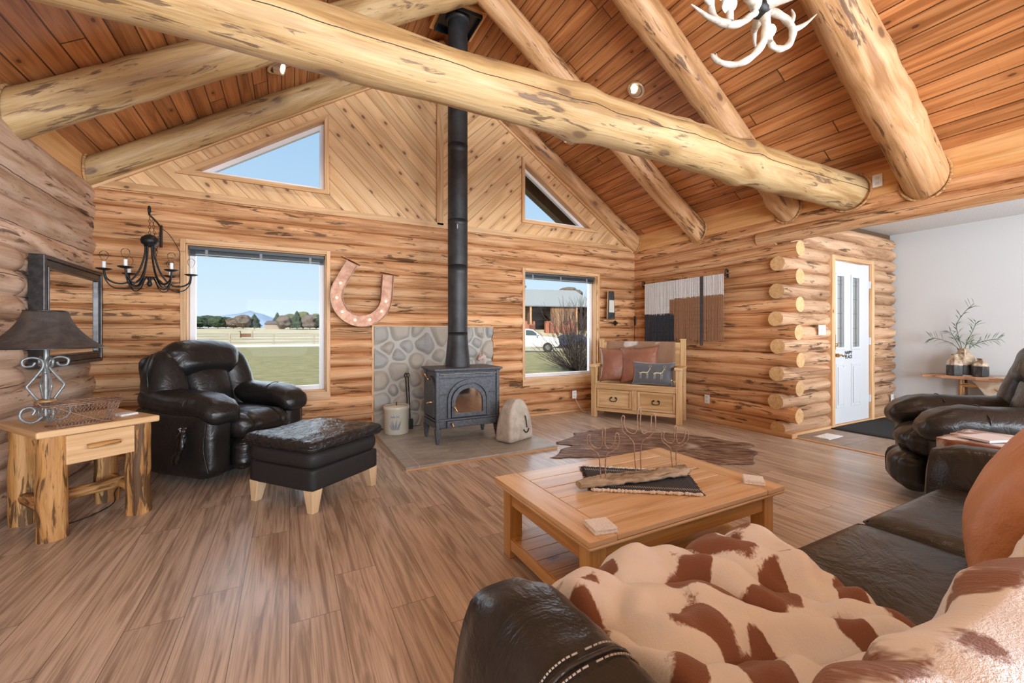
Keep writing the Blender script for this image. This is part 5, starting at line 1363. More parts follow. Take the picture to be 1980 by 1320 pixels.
pl = pillow('lumbar_pillow', 'grey velvet lumbar pillow printed with two pale gold deer, on the bench', onb(.235, .065, .64), (radians(-12), 0, rb), (.56, .32), .12, mv, sd=4, wr=.004)
gold = mk('gold_print', (.72, .66, .42), .6)
def deer(ox, oz, s, flip=1):
    m = MB()
    def T(L, r): m.tube([(ox + flip * x * s, pil_y(ox + flip * x * s, oz + z * s), oz + z * s) for x, z in L], r if not isinstance(r, list) else [q * s for q in r], 6, sq=.4)
    T([(-.45, .28), (-.2, .33), (.05, .32), (.25, .36)], [.13, .15, .14, .10]); T([(.22, .36), (.34, .55), (.40, .70)], [.09, .06, .05]); T([(.36, .70), (.50, .64)], [.055, .03])
    for x in (-.46, -.36, .12, .22): T([(x, .28), (x + .03, .05), (x + .0, -.2)], [.05, .03, .022])
    T([(.38, .74), (.32, .9), (.38, 1.05)], [.02, .018, .01]); T([(.42, .74), (.5, .88), (.46, 1.05)], [.02, .018, .01]); T([(.34, .88), (.26, .95)], [.016, .01]); T([(.49, .86), (.58, .93)], [.016, .01])
    T([(-.55, .33), (-.62, .38)], [.03, .015])
    return m
def pil_y(x, z):
    u, v = min(.99, abs(x) / .28), min(.99, abs(z) / .16)
    return -.06 * ((1 - u * u) * (1 - v * v)) ** .42 - .003
for ox, k in ((-.09, 1), (.09, 1)):
    deer(ox, -.045, .15).build('deer_print', gold, pl)
t = thing('oil_lamp', 'tiny clear glass oil lamp on the right end of the bench seat', 'oil lamp', onb(.47, .035, .487))
m = MB(); m.lathe([(.001, 0), (.038, 0), (.04, .01), (.038, .05), (.015, .062), (.013, .07)], n=4, a0=pi / 4, smooth=False); m.build('glass_base', M_bulb, t)
m = MB(); m.lathe([(.013, .066), (.02, .075), (.016, .09), (.008, .10)], n=16); m.build('burner', M_brass, t)
m = MB(); m.lathe([(.012, .09), (.022, .115), (.02, .14), (.009, .175), (.009, .20)], n=16); m.build('chimney', M_bulb, t)

# ------------------------------------------------------------------ outlets, switch, vent, mat
def plate(name, label, cat, loc, rz, w=.075, h=.115, kind='outlet', grp=None):
    t = thing(name, label, cat, loc, rz, grp)
    m = MB(); m.box(-w / 2, w / 2, -.008, .0, -h / 2, h / 2); m.build('cover_plate', M_plastic, t, bevel=.003)
    m = MB()
    if kind == 'outlet':
        for z in (-.025, .025): m.box(-.016, .016, -.011, -.008, z - .014, z + .014)
        m.build('socket', M_white, t)
    else:
        for x in (-.04, 0, .04): m.box(x - .016, x + .016, -.013, -.008, -.035, .035)
        m.build('rocker', M_white, t)
    return t
plate('wall_outlet', 'white outlet with a thin cord on the log wall under the small window', 'outlet', (3.725, 5.06, .27), 0)
plate('wall_outlet', 'white outlet low on the log wall right of the bench', 'outlet', (4.985, 3.77, .29), radians(-90))
plate('wall_outlet', 'white outlet on the plank board between the tie beam and the thick rafter', 'outlet', (4.99, 1.915, 2.64), radians(-90), .08, .12)
plate('wall_outlet', 'white outlet low at the end of the log wall right of the entry door', 'outlet', (7.50, 2.715, .26), 0)
plate('light_switch', 'triple white light switch on the logs left of the entry door', 'switch', (5.66, 2.715, 1.215), 0, .155, .12, 'sw')
m = MB(); m.tube(spline([(3.73, 5.05, .23), (3.76, 5.02, .14), (3.83, 5.0, .03), (3.9, 5.0, .008)]), .003, 5); tag(m.build('outlet_cord', M_plastic), 'thin white cord dangling from the outlet under the small window', 'cord')
m = MB(); m.box(-.16, .16, -.08, .08, 0, .006); 
for k in range(9): m.box(-.14, .14, -.065 + k * .0155, -.059 + k * .0155, .006, .008)
tag(m.build('floor_vent', M_plastic, None, loc=(5.41, 2.53, .0), rot=(0, 0, radians(2))), 'white floor vent in the tile by the log corner', 'vent')
m = MB(); m.soft((6.6, 2.30, .006), (1.42, .86, .012), .005, 8, wr=.001); tag(m.build('door_mat', speck('black_mat', (.008, .008, .008), (.022, .022, .022), 200, .95, .4)), 'black door mat in front of the white entry door', 'mat')

# ------------------------------------------------------------------ cowhide rug
out = [(2.16, 3.31), (2.30, 3.38), (2.42, 3.50), (2.60, 3.56), (2.50, 3.72), (2.66, 3.80), (2.84, 3.86), (2.95, 4.02), (3.10, 3.98), (3.22, 4.02), (3.42, 3.98), (3.55, 4.00), (3.68, 3.86), (3.72, 3.62), (3.86, 3.52), (4.02, 3.40), (4.14, 3.18), (4.20, 2.98), (4.24, 2.86), (4.30, 2.70), (4.16, 2.66), (4.08, 2.62), (4.06, 2.50), (3.92, 2.46), (3.80, 2.40), (3.66, 2.30), (3.52, 2.38), (3.30, 2.44), (3.20, 2.34), (3.08, 2.42), (3.00, 2.62), (2.86, 2.86), (2.70, 3.02), (2.50, 3.16), (2.32, 3.24)]
P = spline([(x, y, 0) for x, y in out + [out[0]]], 4)[:-1]
P = [p + V3((.02 * noise.noise(p * 11), .02 * noise.noise(p * 11 + V3((5, 0, 0))), 0)) for p in P]
mr2 = mk('brindle_cowhide', (.1, .05, .03), .6, spec=.3); g = G(mr2); x, y, z = g.xyz(3)
rx = g.math('ADD', g.math('MULTIPLY', x, .75), g.math('MULTIPLY', y, -.66)); ry = g.math('ADD', g.math('MULTIPLY', x, .66), g.math('MULTIPLY', y, .75))
n1 = g.noise(g.comb(g.math('MULTIPLY', rx, 5), g.math('MULTIPLY', ry, 26), 0.0), 1.0, 5.0, .65, .8); n2 = g.noise(g.comb(x, y, 3.0), 1.6, 2.0)
c = g.ramp(n1, [(.34, (.07, .035, .022)), (.5, (.19, .11, .075)), (.66, (.46, .33, .25))]); c = g.mix(g.math('MULTIPLY', g.step(n2, .66, .74), .8), c, (.75, .68, .60)); g.color(c); g.bump(n1, .35, .01)
m = MB(); cxy = V3((3.25, 3.15, 0)); rings = [1, .96, .8, .6, .4, .2]
V = []
for q in rings:
    for p in P:
        w = cxy.lerp(p, q); V.append((w.x, w.y, (.004 + .010 * max(0, noise.noise(w * 9)) if q > .9 else .006) + .004 * noise.noise(w * 3) ** 2))
V.append((cxy.x, cxy.y, .006)); n_ = len(P)
F = [(r * n_ + k, r * n_ + (k + 1) % n_, (r + 1) * n_ + (k + 1) % n_, (r + 1) * n_ + k) for r in range(len(rings) - 1) for k in range(n_)]
F += [((len(rings) - 1) * n_ + k, (len(rings) - 1) * n_ + (k + 1) % n_, len(V) - 1) for k in range(n_)]
F = [f[::-1] for f in F] if (P[1] - P[0]).cross(P[5] - P[0]).z < 0 else F
m.add(V, F, smooth=True); tag(m.build('cowhide_rug', mr2, None, solid=.003), 'brown brindle cowhide rug on the floor between coffee table and bench', 'rug')

# ------------------------------------------------------------------ antler chandelier
AN = thing('antler_chandelier', 'white antler chandelier with lit round bulbs hanging from the ridge', 'chandelier', (1.70, 1.04, 2.50), -YAW)
ma = speck('bleached_antler', (.36, .30, .23), (.58, .54, .48), 16, .45, .15)
def ant(L, r, k=7, off=.0):
    P = [((x - 1470) * .00211, d + off, -(y - 15) * .00211) for x, y, d in L]; return spline(P, k), r
def antler(main, mr, tines, rz=0, nm='antler'):
    m = MB(); M0 = Matrix.Rotation(rz, 4, 'Z'); m.M = M0
    P, _ = ant(main, 0); n_ = len(P)
    rr = [lerp(mr[0], mr[1], (i / (n_ - 1)) ** .8) * (1 + .10 * sin(i * .9)) for i in range(n_)]; rr[-1] = .002; rr[-2] = min(rr[-2], .006)
    m.tube(P, rr, 12, wob=.14)
    for T, r0 in tines:
        P, _ = ant(T, 0); n_ = len(P); m.tube(P, [lerp(r0, .002, (i / (n_ - 1)) ** 1.2) for i in range(n_)], 10, wob=.1)
    return m.build(nm, ma, AN)
A1 = ([(1462, 22, 0), (1440, 45, -.04), (1410, 72, -.08), (1375, 80, -.10), (1355, 62, -.10), (1356, 30, -.09), (1366, -5, -.07), (1380, -40, -.05)], (.014, .012), [([(1385, 80, -.10), (1350, 74, -.11), (1328, 64, -.12), (1312, 52, -.12)], .013), ([(1352, 45, -.10), (1338, 35, -.11), (1330, 25, -.11), (1325, 14, -.11)], .011)])
A2 = ([(1478, 25, 0), (1488, 45, .02), (1488, 68, .05), (1470, 88, .08), (1440, 97, .09), (1410, 90, .09), (1392, 78, .08)], (.020, .010), [([(1410, 90, .09), (1406, 82, .09), (1405, 74, .09)], .008), ([(1488, 60, .04), (1494, 66, .05), (1492, 72, .05)], .008)])
A3 = ([(1482, 16, 0), (1510, 4, .05), (1545, 2, .09), (1568, 18, .11), (1566, 42, .12), (1548, 55, .12), (1530, 50, .12), (1520, 38, .11), (1518, 25, .11)], (.016, .013), [([(1566, 20, .11), (1582, 14, .11), (1598, 4, .11), (1614, -10, .10)], .015), ([(1560, 8, .1), (1566, -6, .1), (1562, -20, .1)], .014)])
A4 = ([(1465, 12, 0), (1435, 16, -.06), (1400, 6, -.12), (1370, -14, -.17), (1345, -50, -.2), (1340, -90, -.2)], (.026, .012), [([(1395, 4, -.12), (1380, -30, -.12), (1385, -60, -.1)], .014)])
antler(*A1); antler(*A2); antler(*A3); antler(*A4)
for rz in (radians(120), radians(215)):
    antler([(1462, 12, 0), (1430, 10, -.05), (1390, -6, -.10), (1360, -30, -.13), (1352, -70, -.13)], (.022, .010), [([(1390, -6, -.1), (1370, 10, -.12), (1350, 14, -.13)], .011)], rz)
m = MB(); m.ball((0, 0, 0), .038, 12); m.tube([(0, 0, 0), (0, 0, .30)], .02, 12); chain(m, [(0, 0, .30), (0, 0, 2.10)], .004, .05); m.build('hub', M_iron, AN)
for (x, y, d, sy) in ((1389, 42, -.09, 72), (1499, 46, .04, 66), (1430, -60, .12, -35), (1540, -55, -.10, -30)):
    X, Z, Z2 = (x - 1470) * .00211, -(y - 15) * .00211, -(sy - 15) * .00211
    m = MB(); m.tube([(X, d, Z2), (X, d, Z - .025)], .0135, 10); sk = m.build('candle_sleeve', ma, AN)
    m = MB(); m.ball((X, d, Z), .026, 12); m.build('bulb', emit('round_bulb_glow', (1.0, .86, .66), 3) if not bpy.data.materials.get('round_bulb_glow') else bpy.data.materials['round_bulb_glow'], sk)

# ------------------------------------------------------------------ eyeball ceiling lights
LBG = emit('downlight_glow', (1.0, .88, .66), 8); LBR = mk('downlight_trim', (.72, .56, .38), .3, .5)
for (x, y, lab) in ((3.337, 3.406, 'round brass eyeball ceiling light between the two middle right rafters'), (3.354, 4.675, 'round eyeball ceiling light half hidden behind the tie beam'), (-.11, 4.60, 'round eyeball ceiling light on the left slope')):
    s = 1 if x > XM else -1
    t = thing('ceiling_light', lab, 'ceiling light', (x, y, zc(x) - .002)); t.rotation_euler = (0, s * TH, 0)
    m = MB(); m.lathe([(.096, 0), (.100, -.006), (.090, -.016), (.072, -.016), (.070, .0)], n=28); m.build('trim_ring', LBR, t)
    m = MB(); m.tube([(0, 0, .0), (-s * .036, -.02, -.045)], [.068, .055], 24); m.build('eyeball', LBR, t)
    m = MB(); m.tube([(-s * .0365, -.0203, -.0455), (-s * .039, -.021, -.0485)], [.042, .040], 20); m.build('lamp_face', LBG, t)

# ------------------------------------------------------------------ console table, jugs and plant
CN = thing('console_table', 'live-edge wooden console table against the white wall', 'table', (7.36, .55, 0))
m = MB(); m.seed = .3
pr = [(0 + .03 * noise.noise(V3((k * .7, 0, 0))), 1.80 * k / 18) for k in range(19)]
poly = [(x - .02 * (k % 3 == 1) - .03, y) for k, (x, y) in enumerate(pr)] + [(.34, 1.74), (.34, 0)]
m.prism(poly, .605, .645, 'z'); 
m.build('slab_top', M_rustic, CN, bevel=.01)
for x, y in ((.06, 1.45), (.28, 1.48), (.06, .2), (.28, .2)):
    m = MB(); m.tube([(x, y, 0), (x + .01, y, .3), (x, y, .61)], [.024, .027, .024], 12, wob=.15); m.build('leg', M_peel, CN)
m = MB(); m.tube([(.06, .2, .53), (.05, .8, .545), (.06, 1.46, .53)], .024, 12, wob=.2); m.tube(spline([(.05, 1.2, .53), (.0, 1.05, .45), (.02, .9, .36), (.05, .75, .25)]), .014, 8, wob=.2); m.tube(spline([(.06, 1.0, .53), (.0, 1.1, .42), (.03, 1.2, .33)]), .01, 8, wob=.2); m.build('rail', M_peel, CN)
mb = hide('mottled_hide', (.34, .22, .14), (.66, .58, .47), 6.0, .5, .12, .8, cc=(.42, .28, .17))
m = MB()
def hc(a, b_):
    y = lerp(1.50, .45, a); L = b_ * .62; e = .06 * noise.noise(V3((a * 6, 2, 1)))
    if L < .22: return (.30 - L, y, .652)
    z = .650 - (L - .22) * (.05 + 1.25 * sstep(.0, .4, a)) * (1 + e * 4)
    return (.068 - .02 * sin(a * 7) - .02, y + (b_ - .35) * -.12, z)
m.grid(40, 24, hc, lambda a, b_: (a, b_)); tag(m.build('hide_runner', mb, None, loc=CN.location, solid=.006), 'mottled tan hide hanging over the edge of the console table', 'hide throw')
m = MB(); m.box(-.11, .11, -.15, .15, 0, .008); m.box(-.105, .11, -.146, .146, .008, .014)
tag(m.build('magazine', mk('magazine_paper_white', (.75, .75, .76), .5), None, loc=(7.53, 1.35, .664), rot=(0, 0, .1)), 'white magazine lying flat on the hide-covered console table', 'magazine')
mj = mk('dipped_jug_glaze', (.4, .3, .2), .5); g = G(mj); x, y, z = g.xyz(3); n = g.noise(g.comb(x, y, z), 14.0, 5.0, .65, .5); n2 = g.noise(g.comb(x, y, g.math('MULTIPLY', z, .3)), 20.0, 3.0)
top = g.ramp(n, [(.38, (.17, .10, .06)), (.52, (.50, .37, .25)), (.7, (.68, .57, .44))]); bot = g.ramp(n2, [(.45, (.018, .016, .015)), (.75, (.12, .10, .085))])
zz = g.math('ADD', z, g.math('MULTIPLY', g.math('SUBTRACT', n, .5), .05)); hmat = g.step(zz, .125, .145); g.color(g.mix(hmat, bot, top)); g.bump(n, .3, .006)
def jug(label, loc, s, h, rz, r=.075, neck=.03, handles=2, rnd=False):
    t = thing('jug', label, 'jug', loc, rz)
    m = MB(); q = [(r, 0), (r * 1.04, h * .1), (r * 1.04, h * .55), (r * .9, h * .72), (neck * 1.2, h * .86), (neck, h * .92), (neck * 1.35, h), (neck * 1.0, h), (neck * .8, h * .9), (.001, h * .88)]
    q = [(.001, 0)] + q; m.lathe(q, n=6 if not rnd else 24, smooth=rnd); m.build('jug_body', mj, t, bevel=.004)
    for s_ in ([-1, 1] if handles == 2 else [1]):
        m = MB(); m.tube(spline([(s_ * neck, 0, h * .92), (s_ * (neck + .03), 0, h * .97), (s_ * (r * .98), 0, h * .86), (s_ * r * .88, 0, h * .70)]), .009, 8); m.build('handle', mj, t)
    return t
jug('tallest two-handled jug at the back holding the olive branches', (7.55, 2.02, .645), 1, .34, .4, .105, .045, 2, True)
jug('six-sided dark-dipped jug standing in front of the tallest jug', (7.42, 2.06, .645), 1, .27, .2, .082, .03, 1)
jug('small two-handled dipped jug on the right of the jug group', (7.44, 1.845, .645), 1, .225, .5, .075, .026, 2)
t = thing('olive_branches', 'green artificial olive branches arching out of the tallest jug', 'plant', (7.55, 2.02, .985), 0)
m = MB(); ms = MB(); rp_ = random.Random(5)
stems = [[(0, 0, -.06), (-.02, .03, .12), (-.03, .05, .30), (-.02, -.02, .46), (-.02, -.10, .56)], [(0, 0, -.06), (-.02, .10, .06), (-.05, .22, .12), (-.05, .28, .13)], [(0, 0, -.06), (-.03, -.05, .10), (-.04, -.10, .24), (-.03, -.12, .32)], [(0, 0, -.06), (-.03, -.12, .06), (-.06, -.24, .11), (-.06, -.32, .12)], [(0, 0, -.06), (.05, .08, .10), (.10, .14, .2)], [(0, 0, -.06), (-.08, -.05, .05), (-.14, -.10, .06)]]
for S_ in stems:
    P = spline(S_, 5); ms.tube(P, .0035, 6)
    for i in range(4, len(P), 1):
        for s in (-1, 1):
            if rp_.random() < .25: continue
            p = P[i]; d = (P[min(i + 1, len(P) - 1)] - P[i - 1]).normalized(); a = rp_.uniform(0, 6.28)
            sd = (d.cross(V3((cos(a), sin(a), .3)))).normalized(); l = rp_.uniform(.07, .12)
            tip = p + (d * .55 + sd * s * .8 + V3((0, 0, -.1 + .25 * rp_.random()))).normalized() * l; wv = d.cross(sd).normalized() * .0075
            mid = p.lerp(tip, .5) + V3((0, 0, .012))
            m.add([p, mid + wv, tip, mid - wv], [(0, 1, 2, 3)])
ms.build('stem', mk('olive_stem', (.12, .16, .08), .7), t); lf = m.build('leaves', speck('olive_leaf', (.07, .12, .08), (.20, .27, .18), 30, .6, 0), t, solid=.001)
# ------------------------------------------------------------------ outside
def hgt(x, y):
    w = sstep(.30, .42, x / max(y, 1))
    l = -.35 + max(0, y - 57) * .0215
    r = -.35 + 2.2 * sstep(36, 54, y) + 17 * sstep(85, 190, y)
    return lerp(l, r, w)
mg = mk('straw_field', (.5, .42, .26), .95); g = G(mg); x, y, z = g.xyz(3)
n = g.noise(g.comb(g.math('MULTIPLY', x, .12), g.math('MULTIPLY', y, .35), 0.0), 1.0, 6.0, .7); n2 = g.noise(g.comb(x, y, 0.0), 1.8, 4.0, .7)
g.color(g.mix(g.math('MULTIPLY', n2, .5), g.ramp(n, [(.36, (.38, .31, .18)), (.5, (.56, .48, .31)), (.66, (.70, .62, .45))]), (.30, .23, .13)))
m = MB(); m.grid(110, 90, lambda a, b_: (lambda x, y: (x, y, hgt(x, y) - .03 + (.5 * noise.noise(V3((x * .05, y * .05, 0))) if y > 75 else 0)))(lerp(-230, 330, a), 6 + 300 * b_ ** 1.6))
tag(m.build('dry_field', mg), 'dry straw-coloured field and hillside outside the windows', 'field', kind='structure')
ml = mk('autumn_lawn', (.3, .3, .1), .95); g = G(ml); x, y, z = g.xyz(3)
n = g.noise(g.comb(x, g.math('MULTIPLY', y, 1.5), 0.0), 1.4, 6.0, .7); n2 = g.noise(g.comb(x, y, 0.0), 14.0, 3.0, .7)
g.color(g.mix(g.math('MULTIPLY', n2, .5), g.ramp(n, [(.35, (.20, .18, .07)), (.5, (.30, .26, .11)), (.68, (.42, .36, .18))]), (.11, .10, .03)))
m = MB(); m.box(-60, 60, 5.6, 30, -.5, -.345); m.box(-60, 11, 30, 56, -.5, -.345); tag(m.build('lawn', ml), 'mown green-brown lawn outside the windows', 'lawn', kind='structure')
m = MB(); m.box(-60, 14, 56.0, 56.25, -.4, -.10); tag(m.build('white_kerb', M_white), 'long low white board edging at the far side of the lawn', 'edging')
FN = thing('field_fence', 'wooden post and wire fence beyond the lawn', 'fence', (0, 61, hgt(0, 61)))
for i in range(12):
    m = MB(); m.tube([(-34 + i * 4.6, 0, -.2), (-34 + i * 4.6, 0, 1.45)], .09, 8); m.build('post', M_grey, FN)
m = MB()
for z in (.35, .75, 1.15, 1.4): m.tube([(-40, 0, z), (22, 0, z)], .018, 5)
m.build('fence_wires', M_iron, FN)
t = thing('feed_shelter', 'small brown feed shelter standing in the dry field', 'shed', (-7.2, 92, hgt(-7.2, 92))); t.scale = (.62, .62, .62)
m = MB(); m.prism([(-2.2, 2.0), (2.4, 2.2), (2.4, 2.35), (-2.2, 2.15)], -1.2, 1.2); m.build('roof', M_grey, t)
for x in (-1.5, 1.6): m = MB(); m.box(x - .2, x + .2, -1, 1, 0, 2.05); m.build('post', M_grey, t)
m = MB(); m.box(-1.3, 1.4, -.6, .9, .2, 1.3); m.build('back_panel', mk('rusty_panel', (.20, .10, .06), .9), t)
t = thing('farmhouse', 'low distant farmhouse among the trees at the field edge', 'house', (-6, 226, hgt(-6, 226))); t.scale = (.45, .45, .55)
m = MB(); m.box(-9, 9, -4, 4, 0, 4.5); m.build('wall', mk('house_siding', (.35, .28, .22), .8), t)
m = MB(); m.prism([(-10, 4.3), (10, 4.3), (7, 7), (-7, 7)], -5, 5); m.build('roof', mk('house_roof', (.12, .11, .12), .8), t)
# trees
tm = [speck('dark_conifer', (.018, .035, .02), (.05, .075, .04), 1.2, .95, 1, detail=6), speck('bare_branches', (.09, .07, .055), (.17, .135, .105), 1.6, .95, 1, detail=6), speck('olive_green_tree', (.07, .09, .035), (.16, .16, .07), 1.2, .95, 1, detail=6)]
def tree(label, x, y, h, w, kind, con=False, grp='trees at the far edge of the field'):
    t = thing('conifer_tree' if con else 'field_tree', label, 'tree', (x, y, hgt(x, y)), 0, grp)
    m = MB(); m.tube([(0, 0, -1), (0, 0, h * .4)], h * .025, 8); m.build('trunk', M_grey, t)
    m = MB(); o = random.random() * 99
    def f(a, b_):
        an = 2 * pi * a; th = pi * b_
        if con: r = w / 2 * (1 - b_) ** .8 * (1 + .25 * sin(b_ * 60)); z = h * (.08 + .92 * b_)
        else: r = w / 2 * max(.0, sin(th)) ** .7; z = h * (.12 + .88 * (.5 - .5 * cos(th)))
        r *= 1 + .45 * noise.fractal(V3((cos(an) * 2 + o, sin(an) * 2, b_ * 4)), 1, 2, 4)
        z += h * .06 * noise.noise(V3((cos(an) * 3 + o, sin(an) * 3, b_ * 5)))
        return (r * cos(an), r * sin(an), z)
    m.grid(28, 22, f); m.build('crown', tm[kind], t)
G1, G2, G3 = 'rounded dark evergreen in the distant tree line beyond the field', 'bare brownish tree in the distant tree line beyond the field', 'green leafy tree in the distant tree line beyond the field'
rt = random.Random(3)
def at(u, t_):
    a = (u - 990) / FPX; s_, c_ = sin(YAW), cos(YAW); return t_ * (s_ + a * c_), t_ * (c_ - a * s_)
LST = [(u, t_, h, w, k, c) for u, t_, h, w, k, c in (
    (345, 205, 5, 5.5, 0, 0), (362, 190, 4.6, 5, 0, 0), (386, 198, 4.8, 5.5, 0, 0), (403, 206, 5.4, 6, 0, 0), (421, 196, 5.0, 5.5, 0, 0), (437, 210, 4.9, 6, 0, 0), (452, 200, 4.4, 6, 1, 0), (470, 196, 5.6, 5.5, 1, 0), (492, 200, 6.2, 4.5, 0, 1),
    (536, 204, 7.0, 4.2, 0, 1), (549, 196, 5.6, 5, 1, 0), (561, 206, 6.4, 5, 2, 0), (574, 198, 7.6, 4.6, 0, 1), (586, 208, 7.4, 5.4, 2, 0), (599, 198, 6.0, 5.4, 1, 0), (611, 206, 6.6, 5.4, 2, 0), (626, 200, 6.8, 5.4, 0, 0), (640, 208, 6.6, 6, 2, 0), (655, 200, 6.4, 6, 1, 0), (325, 200, 5, 6, 1, 0))]
for u, t_, h, w, k, c in LST:
    x, y = at(u, t_)
    tree('pointed dark conifer in the distant tree line beyond the field' if c else (G1, G2, G3)[k], x, y, h * 1.15, w * 1.25, k, c)
# distant mountains
mm_ = speck('blue_mountain', (.20, .28, .40), (.30, .38, .48), .01, .95, 0)
m = MB()
def mt(a, b_):
    x = lerp(-1500, 900, a); r = (30 + 17 * noise.fractal(V3((x * .006 + 3, 1.3, 0)), 1, 2, 5) + 13 * math.exp(-((x + 150) / 110) ** 2)) * max(.25, 1 - sstep(-50, 500, x) * .7)
    return (x, 1250 + 240 * b_ + 30 * noise.noise(V3((x * .01, b_ * 4, 0))), 3 + r * 1.35 * sin(pi * min(1, b_ * 1.0) * .5) ** .8)
m.grid(160, 8, mt); tag(m.build('mountain_range', mm_), 'hazy blue mountain range on the horizon', 'mountains', kind='structure')
# barn with lean-to
BX, BY = at(1050, 62); t = thing('barn', 'weathered open-fronted barn with a grey metal roof seen through the small window', 'barn', (BX, BY, hgt(BX, BY)), radians(-14))
mw = wood('barn_boards', (.36, .22, .13), (.24, .13, .075), (.12, .07, .045), su=.3, sv=3, rough=.9, var=.4, planks=(.3, 6), gap=.04, swap=False)
m = MB(); m.prism([(-12, 3.2), (7.0, 3.2), (3.4, 5.4), (-12, 5.4)], -4.2, -4.0); m.add([(-12, -4.3, 3.1), (7.2, -4.3, 3.1), (3.2, 0, 5.5), (-12, 0, 5.5)], [(0, 1, 2, 3)]); m.add([(-12, 4.3, 3.1), (7.2, 4.3, 3.1), (3.2, 0, 5.5), (-12, 0, 5.5)], [(3, 2, 1, 0)]); m.add([(7.2, -4.3, 3.1), (7.2, 4.3, 3.1), (3.2, 0, 5.5)], [(0, 1, 2)])
m.build('roof', mk('zinc_roof', (.27, .30, .33), .6), t)
m = MB(); m.box(-12, 6.8, 3.8, 4.0, -1, 3.2); m.box(-3.2, -3.0, -4, 4, -1, 3.2); m.box(-.2, 3.6, -4.0, -3.85, -1, 3.2); m.box(6.6, 6.8, -4, 4, -1, 3.2); m.build('wall', mw, t)
for x in (-9, -6, -3.1, 3.6, 6.7): m = MB(); m.box(x - .12, x + .12, -4.15, -3.9, -1, 3.2); m.build('post', M_log, t)
m = MB(); m.prism([(6.8, 2.6), (11.5, 1.9), (11.5, 2.0), (6.8, 2.8)], -3.5, 3.5); m.build('lean_to_roof', mk('dark_metal_roof', (.10, .11, .12), .6), t)
m = MB()
for k in range(5): m.box(-8.6, -7.0, -4.4, -3.4, -.2 + k * .55, -.05 + k * .55); m.box(-7.2 + .0, -7.1, -4.4, -3.4, -1, 2.4)
m.build('hay_rack', M_log, t)
m = MB()
for k in range(14): a = rt.uniform(-6, 4); m.box(a, a + rt.uniform(.2, .9), -5.0, -4.4, -.6, rt.uniform(.1, 1.2), R=None)
m.build('clutter', mk('red_brown_clutter', (.34, .12, .07), .8), t)
# pickup truck
TX, TY = at(1026, 35.2); t = thing('pickup_truck', 'white pickup truck parked outside, facing right', 'truck', (TX, TY, -.35), radians(-34))
mp = mk('white_car_paint', (.80, .81, .83), .2); mp.node_tree.nodes['Principled BSDF'].inputs['Coat Weight'].default_value = .6
def body(p): return p
m = MB(); m.prism([(-3.2, .42), (1.95, .42), (2.35, .5), (2.42, .72), (2.40, 1.12), (2.1, 1.22), (1.0, 1.32), (-1.0, 1.36), (-3.2, 1.36)], -.93, .93); bo = m.build('body', mp, t, bevel=.06, seg=3)
m = MB(); m.prism([(-1.55, 1.34), (1.0, 1.30), (.25, 1.86), (-.1, 1.92), (-1.2, 1.92), (-1.5, 1.80)], -.80, .80); m.build('cab', mp, bo, bevel=.06)
mgz = mk('tinted_window', (.06, .08, .09), .08)
m = MB(); m.prism([(-.35, 1.38), (.80, 1.36), (.18, 1.80), (-.35, 1.82)], -.815, .815); m.prism([(-1.4, 1.38), (-.45, 1.38), (-.45, 1.82), (-1.25, 1.80)], -.815, .815); m.add([(.93, -.68, 1.36), (.93, .68, 1.36), (.34, .62, 1.82), (.34, -.62, 1.82)], [(0, 1, 2, 3)]); m.build('side_window', mgz, bo)
m = MB(); m.box(2.38, 2.46, -.62, .62, .72, 1.08); m.box(2.36, 2.47, -.85, .85, .42, .55); m.build('grille', M_black, bo, bevel=.02)
m = MB(); m.box(2.34, 2.45, -.90, -.64, .86, 1.06); m.box(2.34, 2.45, .64, .90, .86, 1.06); m.box(2.44, 2.48, -.62, .62, .86, .92); m.build('headlight', M_steel, bo, bevel=.02)
m = MB(); m.tube([(.62, -.92, 1.42), (.62, -1.12, 1.46)], .03, 6); m.box(.56, .68, -1.22, -1.02, 1.38, 1.6); m.build('side_mirror', mp, bo, bevel=.02)
for x in (1.45, -2.1):
    for s in (-1, 1):
        m = MB(); m.tube([(x, s * .70, .40), (x, s * .96, .40)], .40, 24); wh = m.build('wheel', M_black, t, bevel=.03)
        m = MB(); m.tube([(x, s * .955, .40), (x, s * .975, .40)], .22, 16); m.build('hub_cap', M_steel, wh)
TX, TY = at(1112, 44); t = thing('parked_car', 'dark blue car behind the bare bush outside', 'car', (TX, TY, -.35), radians(-60))
m = MB(); m.prism([(-2.2, .35), (2.1, .35), (2.25, .75), (1.2, .95), (.5, 1.42), (-1.1, 1.45), (-2.0, 1.0), (-2.25, .9)], -.85, .85); bo = m.build('body', mk('navy_car_paint', (.03, .06, .16), .25), t, bevel=.08, seg=3)
m = MB(); m.prism([(-1.6, .98), (1.0, .97), (.45, 1.36), (-1.0, 1.38)], -.86, .86); m.build('side_window', mgz, bo)
for x in (1.35, -1.35):
    for s in (-1, 1): m = MB(); m.tube([(x, s * .66, .33), (x, s * .88, .33)], .33, 18); m.build('wheel', M_black, t)
